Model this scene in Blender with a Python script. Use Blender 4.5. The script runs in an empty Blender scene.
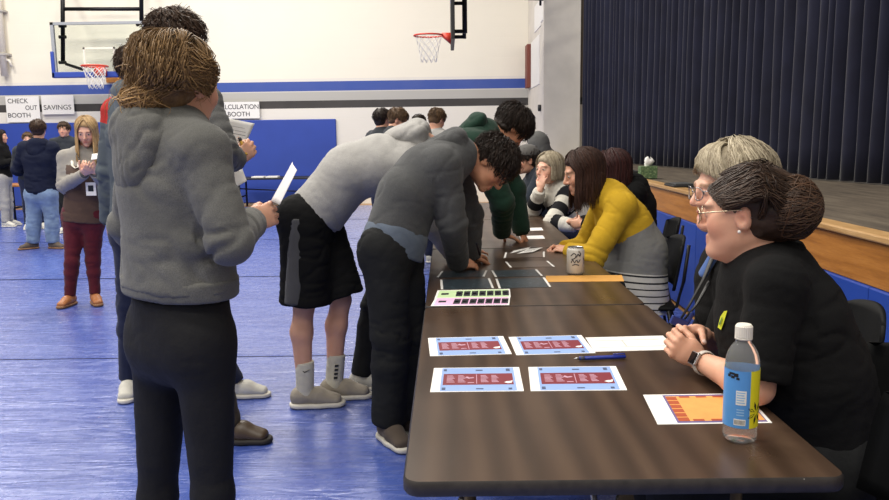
import bpy, math, random
import numpy as np
from mathutils import Vector, Matrix

random.seed(7)
RNG = np.random.default_rng(7)
scene = bpy.context.scene
COL = scene.collection

# ------------------------------------------------------------------ camera
FPX = 780.0
CAMZ = 1.42
def nrm(v):
    v = np.asarray(v, float)
    return v / max(np.linalg.norm(v), 1e-9)
_th = math.atan(115.0 / FPX); _ps = math.radians(0.30); _ro = math.radians(0.80)
CF = np.array([-math.sin(_ps) * math.cos(_th), math.cos(_ps) * math.cos(_th), -math.sin(_th)])
_R0 = np.array([math.cos(_ps), math.sin(_ps), 0.0]); _U0 = np.cross(_R0, CF)
CR = _R0 * math.cos(_ro) - _U0 * math.sin(_ro)
CU = _U0 * math.cos(_ro) + _R0 * math.sin(_ro)
CC = np.array([0, 0, CAMZ])
def ray(px, py):
    return CF + CR * (px - 444.5) / FPX + CU * (250 - py) / FPX
def P(px, py, Y):
    """the point at depth Y seen at a photo pixel"""
    r = ray(px, py); return CC + r * (Y / r[1])
def Zp(px, py, z):
    """the point of the level plane z seen at a photo pixel"""
    r = ray(px, py); return CC + r * ((z - CAMZ) / r[2])
def W(px, Y, z):
    b = np.array([0, Y, z - CAMZ]); k = (px - 444.5) / FPX
    X = (k * b.dot(CF) - b.dot(CR)) / (CR[0] - k * CF[0])
    return np.array([X, Y, z])
cam_d = bpy.data.cameras.new('camera'); cam = bpy.data.objects.new('camera', cam_d); COL.objects.link(cam)
cam_d.sensor_width = 36.0; cam_d.lens = FPX / 889.0 * 36.0; cam_d.clip_start = 0.05
M4 = Matrix(((CR[0], CU[0], -CF[0], CC[0]), (CR[1], CU[1], -CF[1], CC[1]), (CR[2], CU[2], -CF[2], CC[2]), (0, 0, 0, 1)))
cam.matrix_world = M4
scene.camera = cam

# ------------------------------------------------------------------ materials
def lin(c):
    out = []
    for v in c[:3]:
        v = v / 255.0
        out.append(v / 12.92 if v <= 0.04045 else ((v + 0.055) / 1.055) ** 2.4)
    return tuple(out) + (1.0,)
class NT:
    def __init__(s, name):
        s.m = bpy.data.materials.new(name); s.m.use_nodes = True
        s.t = s.m.node_tree; s.b = s.t.nodes['Principled BSDF']
    def n(s, kind, **kw):
        x = s.t.nodes.new(kind)
        for k, v in kw.items(): setattr(x, k, v)
        return x
    def l(s, a, b): s.t.links.new(a, b)
    def coord(s, which='Object', scale=(1, 1, 1), rot=(0, 0, 0)):
        c = s.n('ShaderNodeTexCoord'); mp = s.n('ShaderNodeMapping')
        mp.inputs['Scale'].default_value = scale; mp.inputs['Rotation'].default_value = rot
        s.l(c.outputs[which], mp.inputs[0]); return mp.outputs[0]
    def noise(s, vec, scale, detail=3, rough=.55):
        x = s.n('ShaderNodeTexNoise'); x.inputs['Scale'].default_value = scale
        x.inputs['Detail'].default_value = detail; x.inputs['Roughness'].default_value = rough
        s.l(vec, x.inputs['Vector']); return x.outputs[0]
    def ramp(s, fac, stops, interp='LINEAR'):
        r = s.n('ShaderNodeValToRGB'); cr = r.color_ramp; cr.interpolation = interp
        while len(cr.elements) > 1: cr.elements.remove(cr.elements[-1])
        cr.elements[0].position = stops[0][0]; cr.elements[0].color = stops[0][1]
        for p, c in stops[1:]:
            e = cr.elements.new(p); e.color = c
        s.l(fac, r.inputs[0]); return r.outputs[0]
    def mix(s, fac, a, b, mode='MIX'):
        x = s.n('ShaderNodeMix', data_type='RGBA', blend_type=mode)
        for i, v in ((0, fac), (6, a), (7, b)):
            if hasattr(v, 'is_output'): s.l(v, x.inputs[i])
            else: x.inputs[i].default_value = v
        return x.outputs[2]
    def math(s, op, a, b=0.0):
        x = s.n('ShaderNodeMath', operation=op)
        for i, v in enumerate((a, b)):
            if hasattr(v, 'is_output'): s.l(v, x.inputs[i])
            else: x.inputs[i].default_value = v
        return x.outputs[0]
    def attr(s, name, out='Fac'):
        a = s.n('ShaderNodeAttribute', attribute_name=name); return a.outputs[out]
    def bump(s, h, strength=.3, dist=.01, prev=None):
        b = s.n('ShaderNodeBump'); b.inputs['Strength'].default_value = strength; b.inputs['Distance'].default_value = dist
        s.l(h, b.inputs['Height'])
        if prev is not None: s.l(prev, b.inputs['Normal'])
        s.l(b.outputs[0], s.b.inputs['Normal']); return b.outputs[0]
    def set(s, **kw):
        for k, v in kw.items():
            i = s.b.inputs[k.replace('_', ' ')]
            if hasattr(v, 'is_output'): s.l(v, i)
            else: i.default_value = v
def vary(c, f):
    return tuple(min(1, x * f) for x in c[:3]) + (1,)
def M_plain(name, c, rough=.5, metal=0.0, var=.06, spec=.5, nscale=30, bump=0.0):
    t = NT(name); c = lin(c); v = t.coord()
    n = t.noise(v, nscale)
    t.set(Base_Color=t.ramp(n, [(.3, vary(c, 1 - var)), (.7, vary(c, 1 + var))]), Roughness=rough, Metallic=metal)
    t.b.inputs['Specular IOR Level'].default_value = spec
    if bump: t.bump(n, bump, .003)
    return t.m
def M_cloth(name, c, rough=.9, var=.12, weave=.25, c2=None):
    t = NT(name); c = lin(c); v = t.coord()
    n = t.noise(v, 9, 4); fine = t.noise(v, 420, 2)
    base = t.ramp(n, [(.3, vary(c, 1 - var)), (.7, vary(c, 1 + var))])
    if c2 is not None:
        base = t.mix(t.ramp(fine, [(.45, (0, 0, 0, 1)), (.6, (1, 1, 1, 1))]), base, lin(c2))
    t.set(Base_Color=base, Roughness=rough)
    t.b.inputs['Specular IOR Level'].default_value = .2
    t.b.inputs['Sheen Weight'].default_value = .1 if max(c[:3]) > .03 else .0
    b1 = t.bump(t.noise(v, 38, 4), .35, .006)
    t.bump(fine, weave, .002, b1)
    return t.m
def M_banded(name, stops, rough=.9):
    """cloth whose colour follows the knitted-in bands along the garment"""
    t = NT(name); v = t.coord(); u = t.attr('u')
    base = t.ramp(u, stops, 'CONSTANT'); fine = t.noise(v, 420, 2)
    base = t.mix(t.ramp(t.noise(v, 12), [(.3, (0, 0, 0, 1)), (.8, (.18, .18, .18, 1))]), base, (.02, .02, .02, 1))
    t.set(Base_Color=base, Roughness=rough); t.b.inputs['Specular IOR Level'].default_value = .2
    b1 = t.bump(t.noise(v, 38, 4), .3, .006); t.bump(fine, .2, .002, b1)
    return t.m
def M_skin():
    t = NT('skin'); v = t.coord(); c = t.attr('col', 'Color')
    n = t.noise(v, 60, 3)
    base = t.mix(.35, c, t.mix(n, (.86, .80, .78, 1), (1.08, 1.05, 1.05, 1)), 'MULTIPLY')
    t.set(Base_Color=base, Roughness=.48); t.b.inputs['Specular IOR Level'].default_value = .35
    t.b.inputs['Subsurface Weight'].default_value = .12
    t.b.inputs['Subsurface Radius'].default_value = (.012, .005, .003)
    t.b.inputs['Subsurface Scale'].default_value = .6
    t.bump(t.noise(v, 300, 2), .08, .002); return t.m
def M_hair(name, c1, c2, rough=.5):
    t = NT(name); v = t.coord(); f = t.attr('v')
    n = t.noise(v, 160, 2)
    k = t.math('ADD', t.math('MULTIPLY', f, .75), t.math('MULTIPLY', n, .25))
    t.set(Base_Color=t.ramp(k, [(.1, lin(c1)), (.9, lin(c2))]), Roughness=rough)
    t.b.inputs['Specular IOR Level'].default_value = .3
    t.bump(n, .4, .003); return t.m
MAT = {}
def mat(key, fn, *a, **k):
    if key not in MAT: MAT[key] = fn(key, *a, **k)
    return MAT[key]

# ------------------------------------------------------------------ objects
def empty(name, loc):
    o = bpy.data.objects.new(name, None); COL.objects.link(o); o.location = tuple(loc)
    o.empty_display_size = .1; return o
def tag(o, label=None, cat=None, group=None, kind=None):
    if label: o['label'] = label
    if cat: o['category'] = cat
    if group: o['group'] = group
    if kind: o['kind'] = kind
    return o
def off_of(parent):
    o = np.zeros(3); p = parent
    while p is not None:
        o = o + np.array(p.location); p = p.parent
    return o
def mesh_obj(name, V, Fc, mats, parent=None, smooth=True, fmat=None, attrs=None, loc=None):
    """V in world coordinates; Fc (n,4) array or list of tuples"""
    V = np.asarray(V, float).reshape(-1, 3)
    if loc is not None: base = np.asarray(loc, float)
    else: base = np.zeros(3)
    o_off = off_of(parent) + base
    me = bpy.data.meshes.new(name)
    if isinstance(Fc, np.ndarray) and len(Fc):
        k = Fc.shape[1]
        me.vertices.add(len(V)); me.vertices.foreach_set('co', (V - o_off).astype(np.float32).ravel())
        me.loops.add(Fc.size); me.loops.foreach_set('vertex_index', Fc.astype(np.int32).ravel())
        me.polygons.add(len(Fc)); me.polygons.foreach_set('loop_start', np.arange(0, Fc.size, k, dtype=np.int32))
        me.polygons.foreach_set('loop_total', np.full(len(Fc), k, np.int32))
        me.update(calc_edges=True)
    else:
        me.from_pydata([tuple(x) for x in (V - o_off)], [], [tuple(f) for f in Fc]); me.update()
    if not isinstance(mats, (list, tuple)): mats = [mats]
    for m in mats: me.materials.append(m)
    if fmat is not None: me.polygons.foreach_set('material_index', np.asarray(fmat, np.int32))
    me.polygons.foreach_set('use_smooth', np.full(len(me.polygons), bool(smooth)))
    for an, av in (attrs or {}).items():
        av = np.asarray(av, np.float32)
        if av.ndim == 2:
            a = me.attributes.new(an, 'FLOAT_COLOR', 'POINT'); a.data.foreach_set('color', av.ravel())
        else:
            a = me.attributes.new(an, 'FLOAT', 'POINT'); a.data.foreach_set('value', av)
    o = bpy.data.objects.new(name, me); COL.objects.link(o); o.parent = parent
    if loc is not None: o.location = tuple(base)
    return o
class MB:
    """collects simple shapes into one mesh"""
    def __init__(s): s.v = []; s.f = []; s.m = []
    def add(s, vs, fs, m=0):
        o = len(s.v); s.v += [tuple(map(float, x)) for x in vs]; s.f += [tuple(i + o for i in f) for f in fs]; s.m += [m] * len(fs); return s
    def box(s, lo, hi, m=0):
        (a, b, c), (d, e, f) = lo, hi
        return s.add([(a, b, c), (d, b, c), (d, e, c), (a, e, c), (a, b, f), (d, b, f), (d, e, f), (a, e, f)],
                     [(3, 2, 1, 0), (4, 5, 6, 7), (0, 1, 5, 4), (1, 2, 6, 5), (2, 3, 7, 6), (3, 0, 4, 7)], m)
    def obox(s, c, ax, h, m=0):
        c = np.asarray(c, float); ax = [nrm(a) for a in ax]; vs = []
        for sz in (-1, 1):
            for sx, sy in ((-1, -1), (1, -1), (1, 1), (-1, 1)):
                vs.append(c + ax[0] * h[0] * sx + ax[1] * h[1] * sy + ax[2] * h[2] * sz)
        fl = np.dot(np.cross(ax[0], ax[1]), ax[2]) < 0
        fs = [(3, 2, 1, 0), (4, 5, 6, 7), (0, 1, 5, 4), (1, 2, 6, 5), (2, 3, 7, 6), (3, 0, 4, 7)]
        return s.add(vs, [f[::-1] for f in fs] if fl else fs, m)
    def tube(s, pts, r, n=8, m=0, closed=False, flat=1.0, up=(0, 0, 1)):
        pts = [np.asarray(p, float) for p in pts]; N = len(pts); vs = []; fs = []
        rs = r if isinstance(r, (list, tuple, np.ndarray)) else [r] * N
        for i, p in enumerate(pts):
            a = pts[(i - 1) % N] if (closed or i > 0) else pts[0]; b = pts[(i + 1) % N] if (closed or i < N - 1) else pts[-1]
            t = nrm(b - a); u0 = np.asarray(up, float)
            if abs(t.dot(nrm(u0))) > .95: u0 = np.array([1., 0, 0]) if abs(t[0]) < .8 else np.array([0, 1., 0])
            x = nrm(np.cross(t, u0)); y = np.cross(x, t)
            for j in range(n):
                q = 2 * math.pi * j / n
                vs.append(p + x * math.cos(q) * rs[i] + y * math.sin(q) * rs[i] * flat)
        for i in range(N if closed else N - 1):
            for j in range(n):
                a, b = i * n + j, i * n + (j + 1) % n; c = ((i + 1) % N) * n
                fs.append((a, b, c + (j + 1) % n, c + j))
        if not closed:
            fs.append(tuple(range(n))[::-1]); fs.append(tuple((N - 1) * n + j for j in range(n)))
        return s.add(vs, fs, m)
    def lathe(s, prof, c, n=28, m=0):
        vs = []; fs = []; c = np.asarray(c, float)
        for r, z in prof:
            for j in range(n):
                q = 2 * math.pi * j / n; vs.append(c + np.array([r * math.cos(q), r * math.sin(q), z]))
        for i in range(len(prof) - 1):
            for j in range(n):
                fs.append((i * n + j, i * n + (j + 1) % n, (i + 1) * n + (j + 1) % n, (i + 1) * n + j))
        if prof[0][0] > 1e-5: fs.append(tuple(range(n))[::-1])
        if prof[-1][0] > 1e-5: fs.append(tuple((len(prof) - 1) * n + j for j in range(n)))
        return s.add(vs, fs, m)
    def quad(s, a, b, c, d, m=0): return s.add([a, b, c, d], [(0, 1, 2, 3)], m)
    def build(s, name, mats, parent=None, smooth=False, bevel=0, loc=None):
        o = mesh_obj(name, np.array(s.v), s.f, mats, parent, smooth, s.m, loc=loc)
        if bevel:
            b = o.modifiers.new('bevel', 'BEVEL'); b.width = bevel; b.segments = 2; b.limit_method = 'ANGLE'
        return o

# ------------------------------------------------------------------ noise, distance fields, surface nets
_LAT = RNG.random((32, 32, 32)).astype(np.float32)
def vnoise(p):
    p = np.asarray(p, np.float32); i = np.floor(p).astype(int); f = p - i; f = f * f * (3 - 2 * f); i &= 31; j = (i + 1) & 31
    x0, y0, z0 = i.T; x1, y1, z1 = j.T; fx, fy, fz = f.T
    L = _LAT
    a = L[x0, y0, z0] * (1 - fx) + L[x1, y0, z0] * fx; b = L[x0, y1, z0] * (1 - fx) + L[x1, y1, z0] * fx
    c = L[x0, y0, z1] * (1 - fx) + L[x1, y0, z1] * fx; d = L[x0, y1, z1] * (1 - fx) + L[x1, y1, z1] * fx
    return ((a * (1 - fy) + b * fy) * (1 - fz) + (c * (1 - fy) + d * fy) * fz) * 2 - 1
def A(v): return np.asarray(v, np.float64)
def lerp(a, b, t): return A(a) * (1 - t) + A(b) * t
class SDF:
    def __init__(s): s.p = []
    def cap(s, a, b, ra, rb, side=None, k=.02, op='+', fa=False, fb=False):
        s.p.append(('c', A(a), A(b), ra, rb, side, k, op, fa, fb)); return s
    def ell(s, c, ax, r, k=.02, op='+'):
        s.p.append(('e', A(c), [nrm(x) for x in ax] if ax is not None else [A((1, 0, 0)), A((0, 1, 0)), A((0, 0, 1))], r, k, op)); return s
    def sph(s, c, r, k=.01, op='+'): return s.ell(c, None, (r, r, r), k, op)
    def plane(s, pt, n, k=.004): s.p.append(('p', A(pt), nrm(n), k)); return s
    def poly(s, pts, rs, k=.02, side=None, **kw):
        for i in range(len(pts) - 1): s.cap(pts[i], pts[i + 1], rs[i], rs[i + 1], side, k, **kw)
        return s
    def bbox(s):
        lo = A((9e9,) * 3); hi = -lo
        for p in s.p:
            if p[0] == 'c' and p[7] == '+':
                r = max(np.max(p[3]), np.max(p[4]))
                lo = np.minimum(lo, np.minimum(p[1], p[2]) - r); hi = np.maximum(hi, np.maximum(p[1], p[2]) + r)
            if p[0] == 'e' and p[5] == '+':
                r = np.max(p[3]); lo = np.minimum(lo, p[1] - r); hi = np.maximum(hi, p[1] + r)
        return lo, hi
    def mesh(s, vox, fine=None, fv=None):
        """surface nets on a grid that is finer inside the given boxes; -> V, quads"""
        lo, hi = s.bbox(); axs = []
        for ax in range(3):
            x = lo[ax] - 2.5 * vox; out = [x]; iv = [(b[0][ax], b[1][ax]) for b in (fine or [])]
            while x < hi[ax] + 2.5 * vox:
                st = vox
                for (p, q) in iv:
                    if p - vox * .5 <= x <= q: st = fv; break
                x += st; out.append(x)
            axs.append(np.array(out, np.float32))
        D = np.full([len(a) for a in axs], .5, np.float32)
        for p in s.p:
            if p[0] == 'p':
                X, Y, Z = [a.reshape([-1 if i == j else 1 for j in range(3)]) for i, a in enumerate(axs)]
                d = ((X - p[1][0]) * p[2][0] + (Y - p[1][1]) * p[2][1] + (Z - p[1][2]) * p[2][2]).astype(np.float32)
                D = smax(D, d, p[3]); continue
            if p[0] == 'c':
                r = max(np.max(p[3]), np.max(p[4])); k = p[6]; op = p[7]; l0 = np.minimum(p[1], p[2]); h0 = np.maximum(p[1], p[2])
            else:
                r = np.max(p[3]); k = p[4]; op = p[5]; l0 = h0 = p[1]
            mg = r + k + 2.2 * vox; sl = []; G = []
            for ax in range(3):
                i0 = max(0, np.searchsorted(axs[ax], l0[ax] - mg) - 1); i1 = min(len(axs[ax]), np.searchsorted(axs[ax], h0[ax] + mg) + 1)
                sl.append(slice(i0, i1)); G.append(axs[ax][i0:i1].reshape([-1 if j == ax else 1 for j in range(3)]))
            sl = tuple(sl); X, Y, Z = G
            if p[0] == 'c':
                a, b = p[1], p[2]; w = b - a; L = max(np.linalg.norm(w), 1e-6); w = w / L
                rx, ry, rz = X - a[0], Y - a[1], Z - a[2]
                t = (rx * w[0] + ry * w[1] + rz * w[2]) / L
                fa, fb = p[8], p[9]
                tc = np.clip(t, 0, 1)
                te = np.clip(t, -9 if fa else 0, 9 if fb else 1)
                ru0, rv0 = (p[3] if np.ndim(p[3]) else (p[3], p[3])); ru1, rv1 = (p[4] if np.ndim(p[4]) else (p[4], p[4]))
                if np.ndim(p[3]) == 0 and np.ndim(p[4]) == 0:
                    ex = (t - te) * L
                    rr = rx * rx + ry * ry + rz * rz - (t * L) ** 2
                    d = np.sqrt(np.maximum(rr, 0) + ex * ex) - (ru0 + (ru1 - ru0) * tc)
                else:
                    sd = p[5] if p[5] is not None else (1, 0, 0)
                    u = nrm(A(sd) - w * np.dot(sd, w)); v = np.cross(w, u)
                    pu = rx * u[0] + ry * u[1] + rz * u[2]; pv = rx * v[0] + ry * v[1] + rz * v[2]; ex = (t - te) * L
                    ru = ru0 + (ru1 - ru0) * tc; rv = rv0 + (rv1 - rv0) * tc; re = np.minimum(ru, rv)
                    a1, a2, a3 = pu / ru, pv / rv, ex / re
                    k0 = np.sqrt(a1 * a1 + a2 * a2 + a3 * a3); k1 = np.sqrt((a1 / ru) ** 2 + (a2 / rv) ** 2 + (a3 / re) ** 2) + 1e-6
                    d = k0 * (k0 - 1) / k1
                if fa: d = smax(d, -t * L, .006)
                if fb: d = smax(d, (t - 1) * L, .006)
            else:
                c = p[1]; ax3 = p[2]; r3 = p[3]; k0 = 0; k1 = 0
                for i in range(3):
                    q = (X - c[0]) * ax3[i][0] + (Y - c[1]) * ax3[i][1] + (Z - c[2]) * ax3[i][2]
                    k0 = k0 + (q / r3[i]) ** 2; k1 = k1 + (q / r3[i] ** 2) ** 2
                k0 = np.sqrt(k0); k1 = np.sqrt(k1) + 1e-6; d = k0 * (k0 - 1) / k1
            d = d.astype(np.float32)
            D[sl] = smin(D[sl], d, k) if op == '+' else smax(D[sl], -d, k)
        return nets(D, axs)
def smin(a, b, k):
    h = np.maximum(k - np.abs(a - b), 0) / max(k, 1e-6); return np.minimum(a, b) - h * h * k * .25
def smax(a, b, k): return -smin(-a, -b, k)
def nets(D, axs):
    S = D < 0; nx, ny, nz = D.shape
    cnt = np.zeros((nx - 1, ny - 1, nz - 1), np.int8)
    cor = [(i, j, k) for i in (0, 1) for j in (0, 1) for k in (0, 1)]
    for i, j, k in cor: cnt += S[i:nx - 1 + i, j:ny - 1 + j, k:nz - 1 + k]
    act = (cnt > 0) & (cnt < 8)
    I, J, K = np.nonzero(act); n = len(I)
    idx = np.full(cnt.shape, -1, np.int32); idx[act] = np.arange(n)
    acc = np.zeros((n, 3)); w = np.zeros(n)
    for c in cor:
        for ax in range(3):
            if c[ax]: continue
            e = list(c); e[ax] = 1
            d0 = D[I + c[0], J + c[1], K + c[2]]; d1 = D[I + e[0], J + e[1], K + e[2]]
            m = (d0 < 0) != (d1 < 0); t = np.where(m, d0 / np.where(m, d0 - d1, 1), 0)
            q = np.stack([np.full(n, float(c[0])), np.full(n, float(c[1])), np.full(n, float(c[2]))], 1); q[:, ax] += t
            acc += q * m[:, None]; w += m
    acc = acc / w[:, None] + np.stack([I, J, K], 1)
    V = np.stack([np.interp(acc[:, a], np.arange(len(axs[a])), axs[a]) for a in range(3)], 1)
    Q = []
    for ax in range(3):
        o = [slice(None)] * 3; o2 = [slice(None)] * 3; o[ax] = slice(0, -1); o2[ax] = slice(1, None)
        ch = S[tuple(o)] != S[tuple(o2)]; ins = S[tuple(o)]
        b, c = (ax + 1) % 3, (ax + 2) % 3
        ijk = np.stack(np.nonzero(ch), 1)
        ok = (ijk[:, b] > 0) & (ijk[:, c] > 0) & (ijk[:, b] < D.shape[b] - 1) & (ijk[:, c] < D.shape[c] - 1)
        ijk = ijk[ok]
        if not len(ijk): continue
        fl = ins[ijk[:, 0], ijk[:, 1], ijk[:, 2]]
        def cell(db, dc):
            q = ijk.copy(); q[:, b] += db; q[:, c] += dc; return idx[q[:, 0], q[:, 1], q[:, 2]]
        q = np.stack([cell(-1, -1), cell(0, -1), cell(0, 0), cell(-1, 0)], 1)
        q[~fl] = q[~fl][:, ::-1]; Q.append(q)
    Q = np.concatenate(Q); Q = Q[(Q >= 0).all(1)]
    return V, Q
def vnormals(V, Q):
    a, b, c, d = (V[Q[:, i]] for i in range(4)); fn = np.cross(c - a, d - b); N = np.zeros_like(V)
    for i in range(4): np.add.at(N, Q[:, i], fn)
    return N / np.maximum(np.linalg.norm(N, axis=1, keepdims=True), 1e-9)
def relax(V, Q, it=1, f=.5):
    for _ in range(it):
        S = np.zeros_like(V); n = np.zeros(len(V))
        for i in range(4):
            for j in ((i + 1) % 4, (i + 3) % 4):
                np.add.at(S, Q[:, i], V[Q[:, j]]); np.add.at(n, Q[:, i], 1)
        V = V * (1 - f) + f * S / np.maximum(n, 1)[:, None]
    return V
def nearest_bone(V, bones):
    best = np.full(len(V), 9e9); bi = np.zeros(len(V), int); bt = np.zeros(len(V))
    for i, (a, b, r) in enumerate(bones):
        a, b = A(a), A(b); w = b - a; t = np.clip(((V - a) @ w) / (w @ w), 0, 1)
        d = np.linalg.norm(V - (a + t[:, None] * w), axis=1) - r
        m = d < best; best[m] = d[m]; bi[m] = i; bt[m] = t[m]
    return bi, bt
def folds(V, Q, bones, amp, seed=0., ring=16., base=8., near=None):
    """cloth folds: noise squeezed along the limb so that creases run round it, and broad slack"""
    N = vnormals(V, Q); bi, bt = nearest_bone(V, bones)
    ax = np.array([nrm(A(b) - A(a)) for a, b, r in bones])[bi]
    al = (V * ax).sum(1, keepdims=True)
    sk = np.array([[.6, .3, -.5]])
    q = V * base + ax * al * ring + sk * al * base * .8 + seed
    n1 = vnoise(q); n2 = vnoise(V * base * .55 + seed + 9); n3 = vnoise(q * 2.1 + 4); n4 = vnoise(V * base * .8 + 31)
    cr = np.exp(-(n1 / .16) ** 2) * np.clip(.55 + n4, 0, 1); c2 = np.exp(-(n3 / .2) ** 2) * np.clip(.4 - n4, 0, 1)
    d = amp * (.7 * n2 + .25 * n1 - .8 * cr - .4 * c2 + .2)
    if near is not None:
        for p, rad, ga in near:
            g = np.exp(-((V - A(p)) ** 2).sum(1) / rad ** 2); d = d + ga * g * (.4 - 1.5 * np.exp(-(n1 / .2) ** 2))
    return V + N * d[:, None]
# ------------------------------------------------------------------ people
class Head:
    def __init__(s, c, f, u=(0, 0, 1), s_=1.0):
        s.c = A(c); s.f = nrm(f); u = A(u); s.u = nrm(u - s.f * u.dot(s.f)); s.r = np.cross(s.f, s.u); s.s = s_
    def w(s, f, r, u): return s.c + (s.f * f + s.r * r + s.u * u) * s.s
    def loc(s, V):
        d = (V - s.c) / s.s; return np.stack([d @ s.f, d @ s.r, d @ s.u], 1)
    @property
    def ax(s): return [s.f, s.r, s.u]
def head_prims(S, H, male=True, mouth=0.0, nose=1.0, full=0.0):
    w = H.w; k = H.s; ax = H.ax; m = 1.0 if male else .93
    E = lambda c, r, kk=.02, op='+': S.ell(w(*c), ax, tuple(x * k for x in r), kk, op)
    C = lambda a, b, ra, rb, kk=.01, op='+': S.cap(w(*a), w(*b), ra * k, rb * k, None, kk, op)
    E((-.014, 0, .034), (.098, .076, .082), .02)
    E((.026, 0, -.026), (.066, .064 * m + full * .005, .082), .03)
    E((.030, 0, -.074), (.054, .053 * m + full * .006, .038), .025)
    E((.076, 0, -.099), (.018, .022 * m, .017), .022)
    if full: E((.045, 0, -.103), (.045, .042, .024), .03)
    for q in (-1, 1):
        E((.058, q * .038, -.030), (.028, .027, .030), .02)
        E((-.010, q * .074, -.012), (.020, .012, .031), .006)
        E((-.004, q * .084, -.010), (.010, .006, .017), .008, '-')
        E((-.015, q * .080, .004), (.013, .006, .016), .004)
    C((.083, -.036, .019), (.083, .036, .019), .012, .012, .016)
    for q in (-1, 1): E((.104, q * .032, -.001), (.016, .016, .011), .014, '-')
    for q in (-1, 1): E((.079, q * .032, -.001), (.0145, .0155, .0145), .004)
    C((.092, 0, .008), (.1105 * nose + .002, 0, -.031), .0075, .0105, .014)
    E((.1045, 0, -.036), (.013, .0125, .0095), .006)
    for q in (-1, 1): E((.098, q * .0125, -.037), (.010, .006, .0075), .006)
    C((.090, -.016, -.062), (.090, .016, -.062), .0065, .0065, .008)
    C((.0885, -.014, -.0745 - mouth), (.0885, .014, -.0745 - mouth), .0075, .0075, .009)
    if mouth: E((.095, 0, -.068 - mouth * .5), (.016, .015, .003 + mouth * .5), .004, '-')
    else: C((.099, -.021, -.068), (.099, .021, -.068), .002, .002, .003, '-')
SKIN = dict(light=(214, 164, 138), fair=(226, 178, 154), tan=(196, 142, 112))
def skin_cols(V, H, tone, brow, lips, beard=None):
    c = np.array(lin(tone)[:3]); col = np.tile(c, (len(V), 1))
    L = H.loc(V); f, r, u = L.T
    g = lambda cf, cr, cu, s: np.exp(-(((f - cf) ** 2 + (np.abs(r) - cr) ** 2 + (u - cu) ** 2) / s ** 2))
    red = np.array([1.0, .74, .70])
    ch = np.clip(.75 * g(.066, .045, -.035, .026) + .8 * g(.115, 0, -.035, .014) + .6 * g(-.01, .082, 0, .02), 0, 1)[:, None]
    col = col * (1 - ch) + col * red * ch
    lp = (np.exp(-((u + .068) / .0105) ** 4) * np.exp(-(r / .022) ** 4) * (f > .078))[:, None] * .85
    col = col * (1 - lp) + np.array(lin(lips)[:3]) * lp
    bw = (np.exp(-((u - .022 + (np.abs(r) - .03) ** 2 * 8) / .0055) ** 4) * np.exp(-((np.abs(r) - .033) / .019) ** 6) * (f > .05))[:, None] * .85
    col = col * (1 - bw) + np.array(lin(brow)[:3]) * bw
    if beard is not None:
        bd = (np.clip((-u - .045) / .03, 0, 1) * (f > -.01) * np.clip((f + .02) / .03, 0, 1) * (np.abs(u) < .14))[:, None] * .35 * (1 - lp)
        col = col * (1 - bd) + np.array(lin(beard)[:3]) * bd
    return col
def rot(v, ax, a):
    ax = nrm(ax); v = A(v); return v * math.cos(a) + np.cross(ax, v) * math.sin(a) + ax * ax.dot(v) * (1 - math.cos(a))
FL = (.068, .077, .071, .056)
def hand_prims(S, wr, d, n, side, curl=(.25, .35, .25), spread=.08, thumb=(.6, .75, .35), s=1.0, curls=None):
    """wrist, finger direction, palm normal, 'R'/'L'; returns finger tips"""
    wr = A(wr); d = nrm(d); n = nrm(A(n) - d * np.dot(n, d)); th = np.cross(d, n) if side == 'R' else np.cross(n, d)
    q = lambda a, b, c=0: wr + (d * a + th * b + n * c) * s
    S.cap(q(-.01, 0), q(.045, .002), (.025 * s, .017 * s), (.036 * s, .0145 * s), th, .012)
    S.cap(q(.035, .002), q(.078, -.002), (.036 * s, .0145 * s), (.039 * s, .0115 * s), th, .012)
    S.ell(q(.035, .024, .008), [d, th, n], (.03 * s, .018 * s, .014 * s), .01)
    tips = []
    for i, (b, L) in enumerate(zip((.029, .0095, -.0105, -.029), FL)):
        p = q(.082 + (.004, .008, .004, -.004)[i], b); dd = rot(d, n, 0); dd = nrm(dd + th * (b / .03) * spread)
        ax = np.cross(dd, n); cs = (curls[i] if curls else curl); r = (.0092 if i < 3 else .0082) * s
        for j, fr in enumerate((.45, .31, .24)):
            dd = rot(dd, ax, cs[j]); e = p + dd * L * fr * s
            S.cap(p, e, r * (1, .93, .86)[j], r * (.93, .86, .72)[j], None, .004 if j else .007); p = e
        tips.append((p, -np.cross(ax, dd) if False else np.cross(dd, ax)))
    p = q(.022, .024, .006); dd = nrm(d * thumb[0] + th * thumb[1] + n * thumb[2])
    ax = np.cross(dd, nrm(n * .5 - th * .8))
    for j, (L, r) in enumerate(((.044, .0125), (.032, .0105), (.026, .0095))):
        e = p + dd * L * s; S.cap(p, e, r * s, r * .88 * s, None, .008 if j == 0 else .004); p = e; dd = rot(dd, ax, .28)
    tips.append((p, th)); return tips
BUILD = dict(
    man=dict(hip=(.165, .118), waist=(.148, .108), chest=(.168, .12), neck=.056, arm=1.0, leg=1.0),
    woman=dict(hip=(.168, .115), waist=(.128, .095), chest=(.145, .112), neck=.047, arm=.84, leg=.95),
    stout=dict(hip=(.19, .15), waist=(.18, .145), chest=(.18, .145), neck=.057, arm=1.08, leg=1.05),
)
def spine(J):
    Hh = (A(J['hipL']) + J['hipR']) / 2; Sh = (A(J['shL']) + J['shR']) / 2
    M = A(J['mid']) if 'mid' in J else Hh * .52 + Sh * .48
    return Hh, M, Sh
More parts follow.
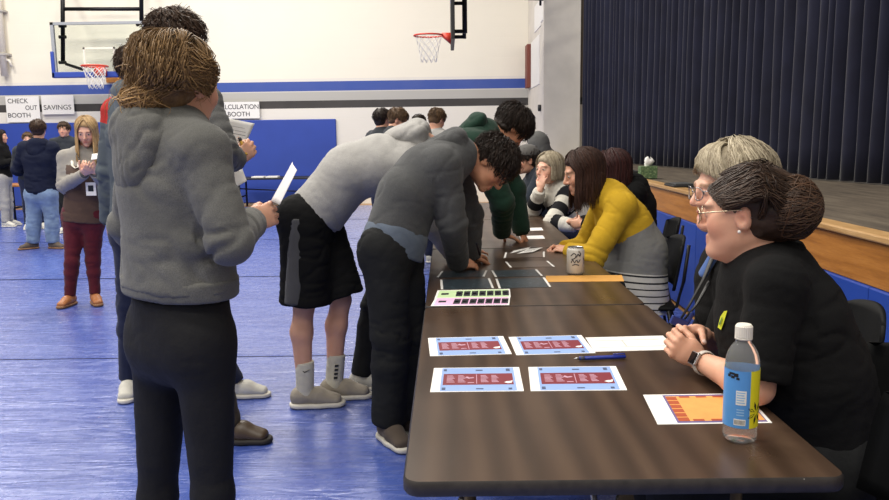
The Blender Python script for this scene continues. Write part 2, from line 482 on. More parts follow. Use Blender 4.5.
def torso_prims(S, J, g, off=0., hem=None, k=.05, top=True, sh=.055):
    Hh, M, Sh = spine(J); uH = nrm(A(J['hipR']) - J['hipL']); uS = nrm(A(J['shR']) - J['shL']); uM = nrm(uH + uS)
    ad = lambda t, x=1.0: (t[0] * x + off, t[1] * x + off)
    up = nrm(M - Hh); C = lerp(M, Sh, .55); T = lerp(M, Sh, .93)
    B = Hh + up * hem if hem is not None else Hh
    S.cap(B, M, ad(g['hip']), ad(g['waist']), uH, k, fa=hem is not None)
    S.cap(M, C, ad(g['waist']), ad(g['chest']), uM, k)
    S.cap(C, T, ad(g['chest']), ad(g['chest'], .78), uS, k)
    if top:
        N = A(J['neck'])
        for q in ('shL', 'shR'):
            S.cap(lerp(N, Sh, .45), J[q], sh + off * .6, sh * .96 + off * .8, None, .05)
        S.cap(T, lerp(N, Sh, .3), (g['chest'][0] * .6, g['chest'][1] * .6), (.065 + off, .06 + off), uS, .05)
    return [(B, M, .14), (M, C, .14), (C, lerp(Sh, N, .5), .13)]
def person(label, J, H, g='man', tone='light', brow=(90, 65, 50), lips=(186, 110, 100), hands=None, group=None, vox=.012, fv=None,
           mouth=0.0, nose=1.0, full=0.0, eyes=(70, 55, 45), beard=None, feet=True, loc=None, nails=None, leg=.9):
    g = BUILD[g] if isinstance(g, str) else g
    if loc is None: loc = ((A(J['ankL']) + J['ankR']) / 2)[:2].tolist() + [.006]
    R = empty('person', loc); tag(R, label, 'person', group)
    S = SDF(); Hh, M, Sh = spine(J)
    head_prims(S, H, g['neck'] > .05, mouth, nose, full)
    N = A(J['neck'])
    S.cap(H.w(-.022, 0, -.055), N, g['neck'] * .98, g['neck'] * 1.08, None, .03)
    S.cap(N, lerp(N, Sh, .9), g['neck'] * 1.1, g['neck'] * 1.25, None, .04)
    gs = {k: (tuple(x * .93 for x in v) if k in ('hip', 'waist', 'chest') else v) for k, v in g.items()}
    torso_prims(S, J, gs, sh=.05)
    a = g['arm']; l = g['leg'] * leg; fine = []; tips = []
    for q in ('L', 'R'):
        sh, el, wr = A(J['sh' + q]), A(J['el' + q]), A(J['wr' + q])
        S.cap(sh, lerp(sh, el, .5), .055 * a, .047 * a, None, .03); S.cap(lerp(sh, el, .5), el, .047 * a, .039 * a, None, .02)
        m = lerp(el, wr, .3); S.cap(el, m, .039 * a, .042 * a, None, .02); S.cap(m, wr, .042 * a, .026 * a, None, .02)
        h = (hands or {}).get(q)
        hd = dict(d=nrm(wr - el), n=np.cross(nrm(wr - el), (0, 0, 1)) * (1 if q == 'L' else -1) + A((0, 0, .01)))
        if h: hd.update(h)
        sc = hd.pop('s', 1.0 if a >= 1 else .93)
        tips += hand_prims(S, wr, hd.pop('d'), hd.pop('n'), q, s=sc, **hd)
        if h:
            c = wr + nrm(h.get('d', wr - el)) * .07; fine.append((c - .13, c + .13))
        hp, kn, an = A(J['hip' + q]), A(J['kne' + q]), A(J['ank' + q])
        S.cap(hp, kn, .088 * l, .055 * l, None, .03)
        back = nrm(np.cross(nrm(A(J['hipR']) - J['hipL']), nrm(kn - an)))
        m = lerp(kn, an, .3) + (-nrm(A(J['toe' + q])) * .014 if 'toe' + q in J else 0)
        S.cap(kn, m, .053 * l, .056 * l, None, .02); S.cap(m, an, .056 * l, .036 * l, None, .03)
        t = nrm(A(J['toe' + q]))
        S.cap(an - A((0, 0, .035)) - t * .03, an - A((0, 0, .05)) + t * .12, .032, .024, None, .02)
    fv = fv or vox * .55
    fine.append((H.c - .15 * H.s, H.c + .15 * H.s))
    V, Q = S.mesh(vox, fine, fv)
    col = skin_cols(V, H, SKIN.get(tone, tone), brow, lips, beard)
    if nails:
        for p, dn in tips:
            m = np.exp(-(((V - (p + nrm(dn) * .005)) ** 2).sum(1) / .0062 ** 2) ** 2)[:, None]; col = col * (1 - m) + np.array(lin(nails)[:3]) * m
    # eyeballs joined to the body mesh
    fm = np.zeros(len(Q), int); VV = [V]; QQ = [Q]; CC_ = [col]; FM = [fm]; o = len(V)
    for q in (-1, 1):
        c = H.w(.0805, q * .032, -.001); ra = .0135 * H.s; vs = []; fs = []; n1, n2 = 8, 12
        gz = H.f
        x = H.r; y = H.u; md = []
        for i in range(n1 + 1):
            for j in range(n2):
                th = math.pi * i / n1 * .5; ph = 2 * math.pi * j / n2
                vs.append(c + (gz * math.cos(th) + (x * math.cos(ph) + y * math.sin(ph)) * math.sin(th)) * ra * np.array([1, 1, 1]) * (1 if True else 1))
        for i in range(n1):
            for j in range(n2):
                fs.append((o + i * n2 + j, o + i * n2 + (j + 1) % n2, o + (i + 1) * n2 + (j + 1) % n2, o + (i + 1) * n2 + j)); md.append(2 if i < 3 else 1)
        vs = np.array(vs); lv = H.loc(vs); # lids: keep the opening narrow
        lu = lv[:, 2]; lim = .0055; lu2 = np.clip(lu, -.001 - lim, -.001 + lim); vs = vs + np.outer((lu2 - lu) * H.s, H.u)
        VV.append(vs); QQ.append(np.array(fs)); FM.append(np.array(md)); CC_.append(np.tile(col[:1], (len(vs), 1))); o += len(vs)
    V = np.concatenate(VV); Q = np.concatenate(QQ); col = np.concatenate(CC_); fm = np.concatenate(FM)
    mesh_obj('body', V, Q, [mat('skin', lambda n: M_skin()), mat('eye_white', M_plain, (205, 195, 188), .25), mat('iris_%d_%d_%d' % eyes, M_plain, eyes, .2)],
             R, True, fm, {'col': np.concatenate([col, np.ones((len(col), 1))], 1)})
    return R
def arm_prims(S, J, q, g, off, length=1.0, up=.057, lo=.05, wr=.043, k=.035):
    a = g['arm']; sh, el, wri = A(J['sh' + q]), A(J['el' + q]), A(J['wr' + q])
    if length <= .5:
        e = lerp(sh, el, length * 2); S.cap(sh, e, up * a + off, up * a + off + .002, None, k, fb=True); return [(sh, e, up)]
    S.cap(sh, el, up * a + off, lo * a + off, None, k)
    e = lerp(el, wri, (length - .5) * 2); S.cap(el, e, lo * a + off, wr * a + off * .6, None, k, fb=True)
    return [(sh, el, up), (el, e, lo)]
def arc_u(bones_sets, V):
    """length along the chain of bones, for knitted bands"""
    allb = []; st = []
    for chain in bones_sets:
        s = 0
        for b in chain: allb.append(b); st.append(s); s += np.linalg.norm(A(b[1]) - A(b[0]))
    bi, bt = nearest_bone(V, allb); L = np.array([np.linalg.norm(A(b[1]) - A(b[0])) for b in allb])
    return np.array(st)[bi] + bt * L[bi], bi
def garment(R, name, J, g, m, off=.02, hem=.02, sleeve=1.0, vox=.01, amp=.006, ring=16, sub=None, extra=None, band=None, near=None, sh=.058, arms='LR', seed=0, ak=.022):
    """a top: torso and sleeves in one cloth"""
    g = BUILD[g] if isinstance(g, str) else g
    S = SDF(); bt = torso_prims(S, J, g, off, hem, sh=sh); chains = [bt]
    for q in arms: chains.append(arm_prims(S, J, q, g, off * .75, sleeve, k=ak))
    if extra: extra(S)
    V, Q = S.mesh(vox); bones = [b for c in chains for b in c]
    nr = [(J['el' + q], .09, amp * .8) for q in arms] + (near or [])
    V = folds(V, Q, bones, amp, seed + RNG.random() * 20, ring, near=nr)
    at = {}
    if band:
        u, bi = arc_u(chains, V); at['u'] = band(u, bi, len(bt), V)
    return mesh_obj(name, V, Q, m, R, True, None, at)
def cuffs(par, J, g, m, off=.02, sides='LR', hem=None, w=.05):
    """ribbed cuffs and waistband"""
    g = BUILD[g] if isinstance(g, str) else g
    for q in sides:
        el, wr = A(J['el' + q]), A(J['wr' + q]); d = nrm(wr - el); S = SDF()
        S.cap(wr - d * w * .75, wr + d * w * .25, .037 * g['arm'] + off * .35, .034 * g['arm'] + off * .3, None, .01, fa=True, fb=True)
        V, Q = S.mesh(.006); mesh_obj('cuff', V, Q, m, par)
    if hem is not None:
        Hh, M, Sh = spine(J); up = nrm(M - Hh); uH = nrm(A(J['hipR']) - J['hipL']); B = Hh + up * (hem - .02); S = SDF()
        r = (g['hip'][0] + off * .85, g['hip'][1] + off * .85); S.cap(B, B + up * .055, r, r, uH, .01, fa=True, fb=True)
        V, Q = S.mesh(.009); mesh_obj('waistband', V, Q, m, par)
def hood(par, J, H, m, s=1.0, back=None, vox=.008):
    """a hood lying folded round the neck and down the back"""
    N = A(J['neck']); Hh, M, Sh = spine(J); r = nrm(A(J['shR']) - J['shL']); up = nrm(N - Sh + nrm(Sh - M) * .1); bk = nrm(np.cross(r, up)) * -1
    if back is not None: bk = nrm(back)
    bk = nrm(bk - up * bk.dot(up)); S = SDF()
    pts = []; rs = []
    for i in range(13):
        t = -1 + 2 * i / 12; a = t * 2.35
        pts.append(N + (bk * math.cos(a) * .085 + r * math.sin(a) * .088 + up * (.022 * math.cos(a) - .012)) * s); rs.append((.024 + .022 * (1 + math.cos(a)) / 2) * s)
    S.poly(pts, rs, .02)
    S.ell(N + (bk * .088 - up * .055) * s, [r, bk, up], (.115 * s, .05 * s, .095 * s), .05)
    S.ell(N + (bk * .105 - up * .12) * s, [r, bk, up], (.07 * s, .035 * s, .06 * s), .05)
    V, Q = S.mesh(vox)
    bones = [(N - r * .12, N + r * .12, .05)]
    V = folds(V, Q, bones, .009, RNG.random() * 9, 9, 13)
    return mesh_obj('hood', V, Q, m, par)
def trousers(R, name, J, g, m, off=.02, length=1.0, vox=.011, amp=.006, top=.09, kn=.062, an=.05, flare=0.0, seat=0.0, seed=0, ring=12, lk=.045, bt=1.0):
    g = BUILD[g] if isinstance(g, str) else g; l = g['leg']
    S = SDF(); Hh, M, Sh = spine(J); up = nrm(M - Hh); uH = nrm(A(J['hipR']) - J['hipL']); bones = []
    fw = nrm(np.cross(up, uH))
    S.cap(Hh + up * top, Hh - up * .02, (g['hip'][0] * .97 + off * .6, g['hip'][1] * .95 + off * .6), (g['hip'][0] + off, g['hip'][1] + off), uH, .05, fa=True)
    bones.append((Hh + up * top, Hh, .15))
    for q in 'LR':
        hp, k, a = A(J['hip' + q]), A(J['kne' + q]), A(J['ank' + q])
        S.ell(hp - fw * (.045 + seat) - up * .01, [uH, fw, up], ((.085 * l + off * .5) * bt, (.075 + off * .5) * bt, .10), max(lk, .045) + .02)
        if length <= .5:
            e = lerp(hp, k, length * 2); S.cap(hp, e, .098 * l + off, .085 * l + off + flare, None, .04, fb=True); bones.append((hp, e, .09))
        else:
            S.cap(hp, k, .092 * l + off, kn * l + off, None, lk); e = lerp(k, a, (length - .5) * 2)
            mm = lerp(k, e, .3); S.cap(k, mm, kn * l + off, (kn + an) * .52 * l + off, None, .03)
            S.cap(mm, e, (kn + an) * .52 * l + off, an * l + off + flare, None, .03, fb=True); bones += [(hp, k, .08), (k, e, .06)]
    V, Q = S.mesh(vox)
    V = folds(V, Q, bones, amp, seed + RNG.random() * 20, ring, near=[(J['kne' + q], .1, amp * .6) for q in 'LR'] if length > .5 else None)
    return mesh_obj(name, V, Q, m, R)
def shoe(R, an, toe, m, msole, s=1.0, name='shoe', vox=.007, high=.0, sole_h=.024):
    an = A(an); t = nrm(A((toe[0], toe[1], 0))); z0 = .005; sd = np.cross(t, (0, 0, 1.0)); b = A((an[0], an[1], z0))
    S = SDF(); o = lambda f, z, r=0: b + t * f * s + sd * r + A((0, 0, z * s))
    S.cap(o(-.035, .048), o(.06, .05), (.036 * s, .046 * s), (.042 * s, .044 * s), sd, .02)
    S.cap(o(.06, .048), o(.145, .032), (.044 * s, .042 * s), (.042 * s, .026 * s), sd, .02)
    S.cap(o(-.01, .06), A(an) + A((0, 0, .01 + high)) - t * .004, .042 * s, .044 * s, None, .02, fb=True)
    S.plane(o(0, .012), (0, 0, -1))
    V, Q = S.mesh(vox); sh = mesh_obj(name, V, Q, m, R)
    S = SDF()
    S.cap(o(-.03, .012), o(.06, .012), (.045 * s, .06), (.047 * s, .06), sd, .02); S.cap(o(.06, .012), o(.145, .012), (.047 * s, .06), (.045 * s, .06), sd, .02)
    S.plane(o(0, 0), (0, 0, -1)); S.plane(o(0, sole_h), (0, 0, 1))
    V, Q = S.mesh(vox); mesh_obj('sole', V, Q, msole, sh)
    # laces / tongue
    mb = MB()
    for i in range(3):
        f = .045 + i * .022; z = .088 - i * .013
        mb.tube([o(f, z - .012, -.026 * s), o(f, z + .004, 0), o(f + .004, z - .012, .026 * s)], .0035 * s, 6)
    mb.build('lace', msole, sh, True)
    return sh
# ---- hair
def hairline(p):
    return (p[..., 0] - .086) * .74 + (p[..., 2] - .058) * -.67
def cap_hair(S, H, g=.010, low=-.09, k=.012, fr=None):
    w = H.w; ax = H.ax; s = H.s
    S.ell(w(-.015, 0, .034), ax, ((.099 + g) * s, (.077 + g) * s, (.083 + g) * s), k)
    S.ell(w(-.035, 0, -.02), ax, (.072 * s, (.066 + g * .6) * s, .075 * s), .02)
    S.plane(w(.084, 0, .060), H.f * .74 - H.u * .67, .022)
    S.plane(w(0, 0, low), -H.u, .01)
def sdir(al, th):
    """azimuth al from the face, polar th from the crown -> local f, r, u"""
    return np.array([math.cos(al) * math.sin(th), math.sin(al) * math.sin(th), math.cos(th)])
def hair_edge(al, g=.012):
    for th in np.linspace(.3, 2.4, 85):
        if hairline(on_scalp(sdir(al, th), g)) > -.004: return th
    return 2.2
def on_scalp(d, g=.012):
    d = nrm(d); return np.array([-.015 + d[0] * (.099 + g), d[1] * (.077 + g), .034 + d[2] * (.083 + g)])
def strands(R, name, H, paths, m, w=.006, n=3, base=None, flat=.55, vmul=1.0, vox=.006, vb=.35, extraV=None):
    VV = []; QQ = []; AV = []; o = 0
    if base is not None:
        V, Q = base.mesh(vox); N = vnormals(V, Q)
        V = V + N * (vnoise(V * 60) * .0035)[:, None]
        VV.append(V); QQ.append(Q); AV.append(np.clip(vb + .08 * vnoise(V * 45), 0, 1)); o = len(V)
    for pts in paths:
        pts, kw = pts if isinstance(pts, tuple) else (pts, {})
        pw = np.array([H.w(*p) for p in pts]); N = len(pw); c = H.c
        T = np.gradient(pw, axis=0); T /= np.maximum(np.linalg.norm(T, axis=1, keepdims=True), 1e-9)
        O = pw - (H.c + H.u * .02); O = O - (O * T).sum(1, keepdims=True) * T; O /= np.maximum(np.linalg.norm(O, axis=1, keepdims=True), 1e-9)
        B = np.cross(T, O); ww = kw.get('w', w) * H.s * (.75 + .5 * random.random()); u = np.linspace(0, 1, N)
        prof = np.minimum(1, .55 + u * 4) * np.minimum(1, (1 - u) * 3.5 + .06); rr = random.random()
        for j in range(n):
            q = 2 * math.pi * j / n; VV.append(pw + (B * math.cos(q) + O * math.sin(q) * flat) * (ww * prof)[:, None])
        iv = np.arange(N - 1)
        for j in range(n):
            k = (j + 1) % n; QQ.append(np.stack([o + j * N + iv, o + k * N + iv, o + k * N + iv + 1, o + j * N + iv + 1], 1))
        v0, v1 = kw.get('v', (0.15, .85)); om = kw.get('om', 0.0)
        AV.append(np.tile(np.clip(v0 + (v1 - v0) * rr + om * (u ** 1.5), 0, 1), n)); o += N * n
    return mesh_obj(name, np.concatenate(VV), np.concatenate(QQ), m, R, True, None, {'v': np.concatenate(AV)})
def curve_pts(ctrl, n):
    """Catmull-Rom through control points"""
    c = [A(x) for x in ctrl]; c = [2 * c[0] - c[1]] + c + [2 * c[-1] - c[-2]]; out = []
    segs = len(c) - 3
    for i in range(n):
        t = i / (n - 1) * segs; k = min(int(t), segs - 1); t -= k; p0, p1, p2, p3 = c[k:k + 4]
        out.append(.5 * ((2 * p1) + (p2 - p0) * t + (2 * p0 - 5 * p1 + 4 * p2 - p3) * t * t + (3 * p1 - p0 - 3 * p2 + p3) * t ** 3))
    return out
def jit(s): return RNG.normal(0, s, 3)
def hair_short(R, H, m, n=260, L=.42, lift=.008, g=.009, w=.006, fringe=.02, low=-.075, mess=.004, vox=.006):
    n = int(n * 3.2); w = w * .42
    B = SDF(); cap_hair(B, H, g, low); paths = []
    while len(paths) < n:
        d = nrm(RNG.normal(0, 1, 3)); p = on_scalp(d, g)
        if hairline(p) > -.002 or d[2] < -.75: continue
        if p[2] < -.02 and p[0] > -.005: continue
        if abs(p[1]) > .055 and -.045 < p[0] < .03 and p[2] < .022: continue
        cr = nrm((-.45, .1, .9)); ax = np.cross(cr, d); pts = []; l = L * (.7 + .6 * random.random()); gl = g + .001 + RNG.random() * .005
        for k in range(5):
            q = rot(d, ax, l * k / 4) if np.linalg.norm(ax) > .05 else d
            pp = on_scalp(q, gl + lift * (k / 4) * (.4 + 1.2 * random.random())) + jit(mess * k / 4)
            pts.append(pp)
        paths.append(pts)
    for i in range(int(n * .14)):
        r = RNG.uniform(-.055, .055); z = .098 - abs(r) * .25
        paths.append([(.045, r, z + .018), (.072, r * 1.02, z + .012), (.094, r * 1.05, z - .008), (.098 + .004 * random.random(), r * 1.1, z - .02 - fringe * random.random())])
    return strands(R, 'hair', H, paths, m, w, base=B, vox=vox)
def hair_long(R, H, m, n=260, length=.30, part=0.0, face=.95, g=.014, w=.007, wave=.008, spread=.012, base_low=-.12, om=0.0, curl=0.0, v=(.15, .85), fwd=0.35, vox=.007, dn=None):
    n = int(n * 3.0); w = w * .45
    """straight hair falling from a parting; dn = which way is down, in head axes"""
    B = SDF(); cap_hair(B, H, g * .8, base_low); paths = []
    s = H.s; back = SDF()
    B.p = [p for p in B.p]
    if dn is None:
        z = A((0, 0, -1.0)); dn = np.array([z @ H.f, z @ H.r, z @ H.u])
    for i in range(n):
        al = RNG.uniform(face, math.pi) * (1 if i % 2 else -1); th0 = RNG.uniform(.02, 1.1) if i % 3 else RNG.uniform(.02, .3)
        gg = g + RNG.uniform(-.003, .006); pts = []; ph = RNG.uniform(0, 6.28)
        th1 = 1.75
        fr = i % 10 < 3; s0 = RNG.uniform(.05, .8); e0 = face + RNG.uniform(-.02, .3); t0f = RNG.uniform(.35, .62); sg = math.copysign(1, al)
        for k in range(5):
            if fr:
                t = k / 4; pts.append(on_scalp(sdir(sg * (s0 + (e0 - s0) * t ** .7), t0f + (th1 - t0f) * t), gg + .004) + A((0, part * (1 - t), 0))); continue
            th = th0 + (th1 - th0) * k / 4; a2 = al + (math.copysign(.25, al) * (k / 4) if abs(al) < 1.7 else 0)
            p = on_scalp(sdir(a2, th), gg); p[1] += part * max(0, math.cos(th)) ; pts.append(p)
        e = pts[-1]; L = length * RNG.uniform(.82, 1.06)
        if fr: al = sg * e0
        out = np.array([0 if abs(al) > 1.9 else fwd * .12, math.copysign(1, al) * .3 * abs(math.sin(al)), 0])
        for k in range(1, 6):
            t = k / 5; p = e + dn * L * t + out * spread * 4 * t * (1 - .3 * t)
            p = p + np.array([math.sin(ph + t * 7), math.cos(ph * 1.3 + t * 6), 0]) * wave * t
            if curl: p = p + np.array([-e[0], -e[1], 0]) * curl * t * t * 6
            pts.append(p)
        paths.append((pts, dict(v=v, om=om)))
    return strands(R, 'hair', H, paths, m, w, base=B, vox=vox)
def glasses(R, H, m, ml=None, rr=.023, wire=.0016):
    mb = MB(); w = H.w
    for q in (-1, 1):
        mb.tube([w(.112 - .004 * abs(math.cos(a)) - .006 * (q * math.cos(a) > 0) * abs(math.cos(a)), q * .0325 + math.cos(a) * rr, -.004 + math.sin(a) * rr * .82) for a in np.linspace(0, 6.283, 21)[:-1]], wire, 6, closed=True)
        mb.tube([w(.104, q * .056, .004), w(.09, q * .072, .006), w(-.008, q * .083, .012), w(-.03, q * .079, -.01)], wire, 6)
    mb.tube([w(.110, -.010, 0), w(.114, 0, .003), w(.110, .010, 0)], wire, 6)
    return mb.build('glasses', m, R, True)
# ------------------------------------------------------------------ the gym
WALL_Y = 16.55
def st(name, mb, mats, **k):
    o = mb.build(name, mats, **k); o['kind'] = 'structure'; return o
def m_wall():
    t = NT('painted_block_wall'); c = t.n('ShaderNodeTexCoord'); s = t.n('ShaderNodeSeparateXYZ'); t.l(c.outputs['Object'], s.inputs[0])
    z = t.math('DIVIDE', s.outputs[2], 5.0)
    white, cream = lin((228, 223, 213)), lin((238, 232, 216))
    base = t.ramp(z, [(0, white), (2.005 / 5, lin((38, 34, 34))), (2.165 / 5, lin((178, 176, 170))), (2.335 / 5, lin((206, 202, 194))), (2.362 / 5, lin((40, 74, 158))), (2.547 / 5, white), (2.60 / 5, cream)], 'CONSTANT')
    v = t.coord(scale=(1, 1, 1)); n = t.noise(v, 1.5)
    base = t.mix(t.math('MULTIPLY', n, .1), base, (.5, .47, .42, 1))
    cb = t.n('ShaderNodeCombineXYZ'); t.l(s.outputs[0], cb.inputs[0]); t.l(s.outputs[2], cb.inputs[1])
    b = t.n('ShaderNodeTexBrick'); b.inputs['Scale'].default_value = 1; b.inputs['Brick Width'].default_value = .4; b.inputs['Row Height'].default_value = .2
    b.inputs['Mortar Size'].default_value = .006; t.l(cb.outputs[0], b.inputs['Vector'])
    t.set(Base_Color=base, Roughness=.6); t.bump(t.math('SUBTRACT', 1.0, b.outputs['Fac']), .3, .004); return t.m
def m_tarp():
    t = NT('blue_tarp'); v = t.coord(); st_ = t.coord(scale=(.35, 2.2, 1))
    n = t.noise(v, 1.2); n2 = t.noise(st_, 3.2, 5, .62); n3 = t.noise(v, 14, 4, .6)
    sc = t.noise(t.coord(scale=(1, 3, 1), rot=(0, 0, .5)), 7, 6, .75)
    base = t.ramp(n, [(.3, lin((56, 78, 158))), (.7, lin((74, 96, 174)))])
    base = t.mix(t.ramp(sc, [(.5, (0, 0, 0, 1)), (.70, (.5, .5, .5, 1))]), base, lin((140, 152, 205)))
    vo = t.n('ShaderNodeTexVoronoi', feature='DISTANCE_TO_EDGE'); vo.inputs['Scale'].default_value = 2.6; t.l(st_, vo.inputs['Vector'])
    cr = t.ramp(vo.outputs['Distance'], [(0, (0, 0, 0, 1)), (.05, (1, 1, 1, 1))])
    t.set(Base_Color=base, Roughness=t.ramp(n3, [(.3, (.20, .20, .20, 1)), (.75, (.36, .36, .36, 1))]))
    t.b.inputs['Specular IOR Level'].default_value = .6; t.b.inputs['Coat Weight'].default_value = .65; t.b.inputs['Coat Roughness'].default_value = .28; t.b.inputs['Coat IOR'].default_value = 1.6
    b1 = t.bump(n2, .7, .03); b2 = t.bump(cr, .25, .008, b1); t.bump(n3, .22, .006, b2); return t.m
def m_wood(name, c1, c2, c3, scale=(1, 1, 1), rough=.4, sc=6.0):
    t = NT(name); v = t.coord(scale=scale); n = t.noise(v, sc, 6, .62); w = t.noise(t.coord(scale=tuple(3 * x for x in scale)), sc * 3, 3)
    k = t.math('ADD', t.math('MULTIPLY', n, .75), t.math('MULTIPLY', w, .25))
    t.set(Base_Color=t.ramp(k, [(.34, lin(c1)), (.5, lin(c2)), (.68, lin(c3))]), Roughness=rough); t.bump(w, .05, .001); return t.m
m_blue_pad = M_plain('blue_pad_vinyl', (40, 68, 158), .55, var=.07, nscale=2.0)
m_stage_pad = M_plain('stage_pad_vinyl', (26, 62, 150), .5, var=.08, nscale=2.5)
m_white = M_plain('white_paint', (222, 216, 204), .6)
m_black = M_plain('black_paint', (24, 24, 26), .5)
m_blackmetal = M_plain('black_metal', (30, 30, 32), .4, .6)
m_paper = M_plain('white_paper', (232, 230, 226), .75, var=.03)
m_ink = M_plain('dark_ink', (40, 40, 46), .8)
m_chrome = M_plain('steel', (176, 176, 178), .3, .9)

mb = MB(); mb.box((-14, -2, -.06), (6, WALL_Y, 0)); st('floor', mb, m_wood('gym_floor_wood', (150, 110, 66), (176, 132, 82), (196, 152, 100), (6, .5, 1), .35, 2))
mb = MB(); mb.box((-14, WALL_Y, 0), (4.2, WALL_Y + .2, 7.6)); st('wall_back', mb, m_wall())
# pillar at the end of the stage and the strip of wall past it
mb = MB(); mb.box((1.70, 13.9, 0), (2.335, WALL_Y - .005, 7.6)); st('wall_proscenium', mb, M_plain('pillar_paint', (214, 208, 198), .65, nscale=3))
mb = MB(); mb.box((2.33, 15.7, 2.12), (3.2, 15.8, 7.6)); mb.box((2.33, 15.66, 2.02), (3.2, 15.7, 2.12), 1); st('trim_1', mb, [M_plain('brown_grey_panel', (96, 84, 74), .7), m_black])  # brown-grey upper part of the wall strip, above a black band
# stage
STX, STZ = 1.9, .956
m_stage = m_wood('stage_boards', (66, 58, 50), (88, 78, 66), (108, 98, 84), (5, .6, 1), .7, 3)
mb = MB(); mb.box((STX + .03, -1, STZ - .05), (7, 13.9, STZ - .002)); st('floor_stage', mb, m_stage)
m_fascia = m_wood('varnished_oak', (140, 88, 34), (166, 108, 46), (186, 128, 62), (.6, .5, 7), .45, 4)
mb = MB(); mb.box((STX, -1, .722), (STX + .04, 13.9, STZ - .03)); st('trim_2', mb, m_fascia)
mb = MB(); mb.box((STX - .025, -1, STZ - .03), (STX + .09, 13.9, STZ + .004)); st('trim_3', mb, m_wood('oak_nosing', (150, 112, 66), (176, 138, 90), (196, 160, 112), (.6, .5, 7), .45, 4), bevel=.008)
mb = MB(); mb.box((STX + .045, -1, 0), (STX + .10, 13.9, STZ - .05)); st('wall_stage', mb, m_black)
for i in range(10):
    y0 = 1.0 + i * 1.22; mb = MB(); mb.box((STX - .02, y0 + .002, .02), (STX + .042, y0 + 1.218, .718))
    o = mb.build('wall_pad', m_stage_pad, bevel=.005)
    tag(o, 'blue vinyl safety pad fixed below the wooden edge of the stage', 'wall pad', 'blue pads along the stage front')
# curtain: one pleated cloth
def curtain():
    a, b = np.array([2.36, 13.7]), np.array([4.35, 2.6]); L = np.linalg.norm(b - a); d = (b - a) / L; nn = np.array([-d[1], d[0]]); nn = nn if nn[0] < 0 else -nn
    N = 1500; s = np.linspace(0, L, N); ph = s + .05 * vnoise(np.stack([s * 3, s * 0, s * 0], 1))
    wv = np.abs(np.sin(ph * math.pi / .165)) ** .8; am = .055 + .02 * vnoise(np.stack([s * 5, s * 0 + 3, s * 0], 1))
    VV = []; zs = [STZ + .012, STZ + .3, STZ + 1, 2.4, 3.2, 4.2, 5.4]
    for k, z in enumerate(zs):
        q = am * (1.15 - .05 * k) * (wv - .5) * 2 + .012 * vnoise(np.stack([s * 6, s * 0 + z * .8, s * 0], 1))
        xy = a + np.outer(s, d) + np.outer(q, nn); VV.append(np.concatenate([xy, np.full((N, 1), z)], 1))
    V = np.concatenate(VV); i = np.arange(N - 1)
    Q = np.concatenate([np.stack([k * N + i, k * N + i + 1, (k + 1) * N + i + 1, (k + 1) * N + i], 1) for k in range(len(zs) - 1)])
    t = NT('navy_velvet'); v = t.coord(); n = t.noise(v, 3); base = t.ramp(n, [(.3, lin((25, 26, 41))), (.7, lin((31, 33, 52)))])
    t.set(Base_Color=base, Roughness=.85); t.b.inputs['Sheen Weight'].default_value = .3; t.b.inputs['Sheen Roughness'].default_value = .4
    t.b.inputs['Specular IOR Level'].default_value = .2; t.bump(t.noise(v, 300), .1, .002)
    o = mesh_obj('stage_curtain', V, Q, t.m); sd = o.modifiers.new('thickness', 'SOLIDIFY'); sd.thickness = .006
    tag(o, 'long navy pleated velvet curtain closed across the stage', 'curtain')
curtain()
# tarps laid in strips over the floor
mt = m_tarp(); edges = [-1.2, 1.98, 4.94, 7.9, 10.86, 13.4, 16.1]
tl = ['blue tarp strip underneath the nearest brown table and the woman in black leggings', 'blue tarp strip under the shoes of the people bent over the tables', 'blue tarp strip the woman in maroon trousers stands on',
      'blue tarp strip between the maroon trousers and the man in jeans', 'blue tarp strip just past the man in the navy hoodie', 'blue tarp strip ending at the foot of the padded wall']
for i in range(6):
    y0, y1 = edges[i], edges[i + 1] - .004; x0, x1 = -11.5, 1.86; nx, ny = 140, 60
    gx, gy = np.meshgrid(np.linspace(x0, x1, nx), np.linspace(y0, y1, ny)); gx = gx.ravel(); gy = gy.ravel()
    z = .0018 + .0012 * (i % 2) + .0022 * (vnoise(np.stack([gx * .5, gy * 3.4, gx * 0 + i], 1)) > .35) * 1.0 * np.abs(vnoise(np.stack([gx * 2, gy * 5, gx * 0], 1)))
    # fold lines from the packaging, a low ridge every so often
    fl = (np.abs(((gy - y0) / .5) % 1 - .5) < .03); z = z + fl * .0015 + .004 * np.exp(-(gy - y0) / .03)
    k = np.arange(nx * ny).reshape(ny, nx); Q = np.stack([k[:-1, :-1].ravel(), k[:-1, 1:].ravel(), k[1:, 1:].ravel(), k[1:, :-1].ravel()], 1)
    o = mesh_obj('tarp', np.stack([gx, gy, z], 1), Q, mt); tag(o, tl[i], 'tarp', 'blue tarps over the gym floor')
# blue pad along the far wall
xr = P(337, 150, WALL_Y)[0]
mb = MB(); mb.box((-12.5, WALL_Y - .06, .05), (xr, WALL_Y - .002, 1.785)); o = mb.build('wall_pad', m_blue_pad, bevel=.015)
tag(o, 'long royal blue wall padding on the far white wall', 'wall pad')
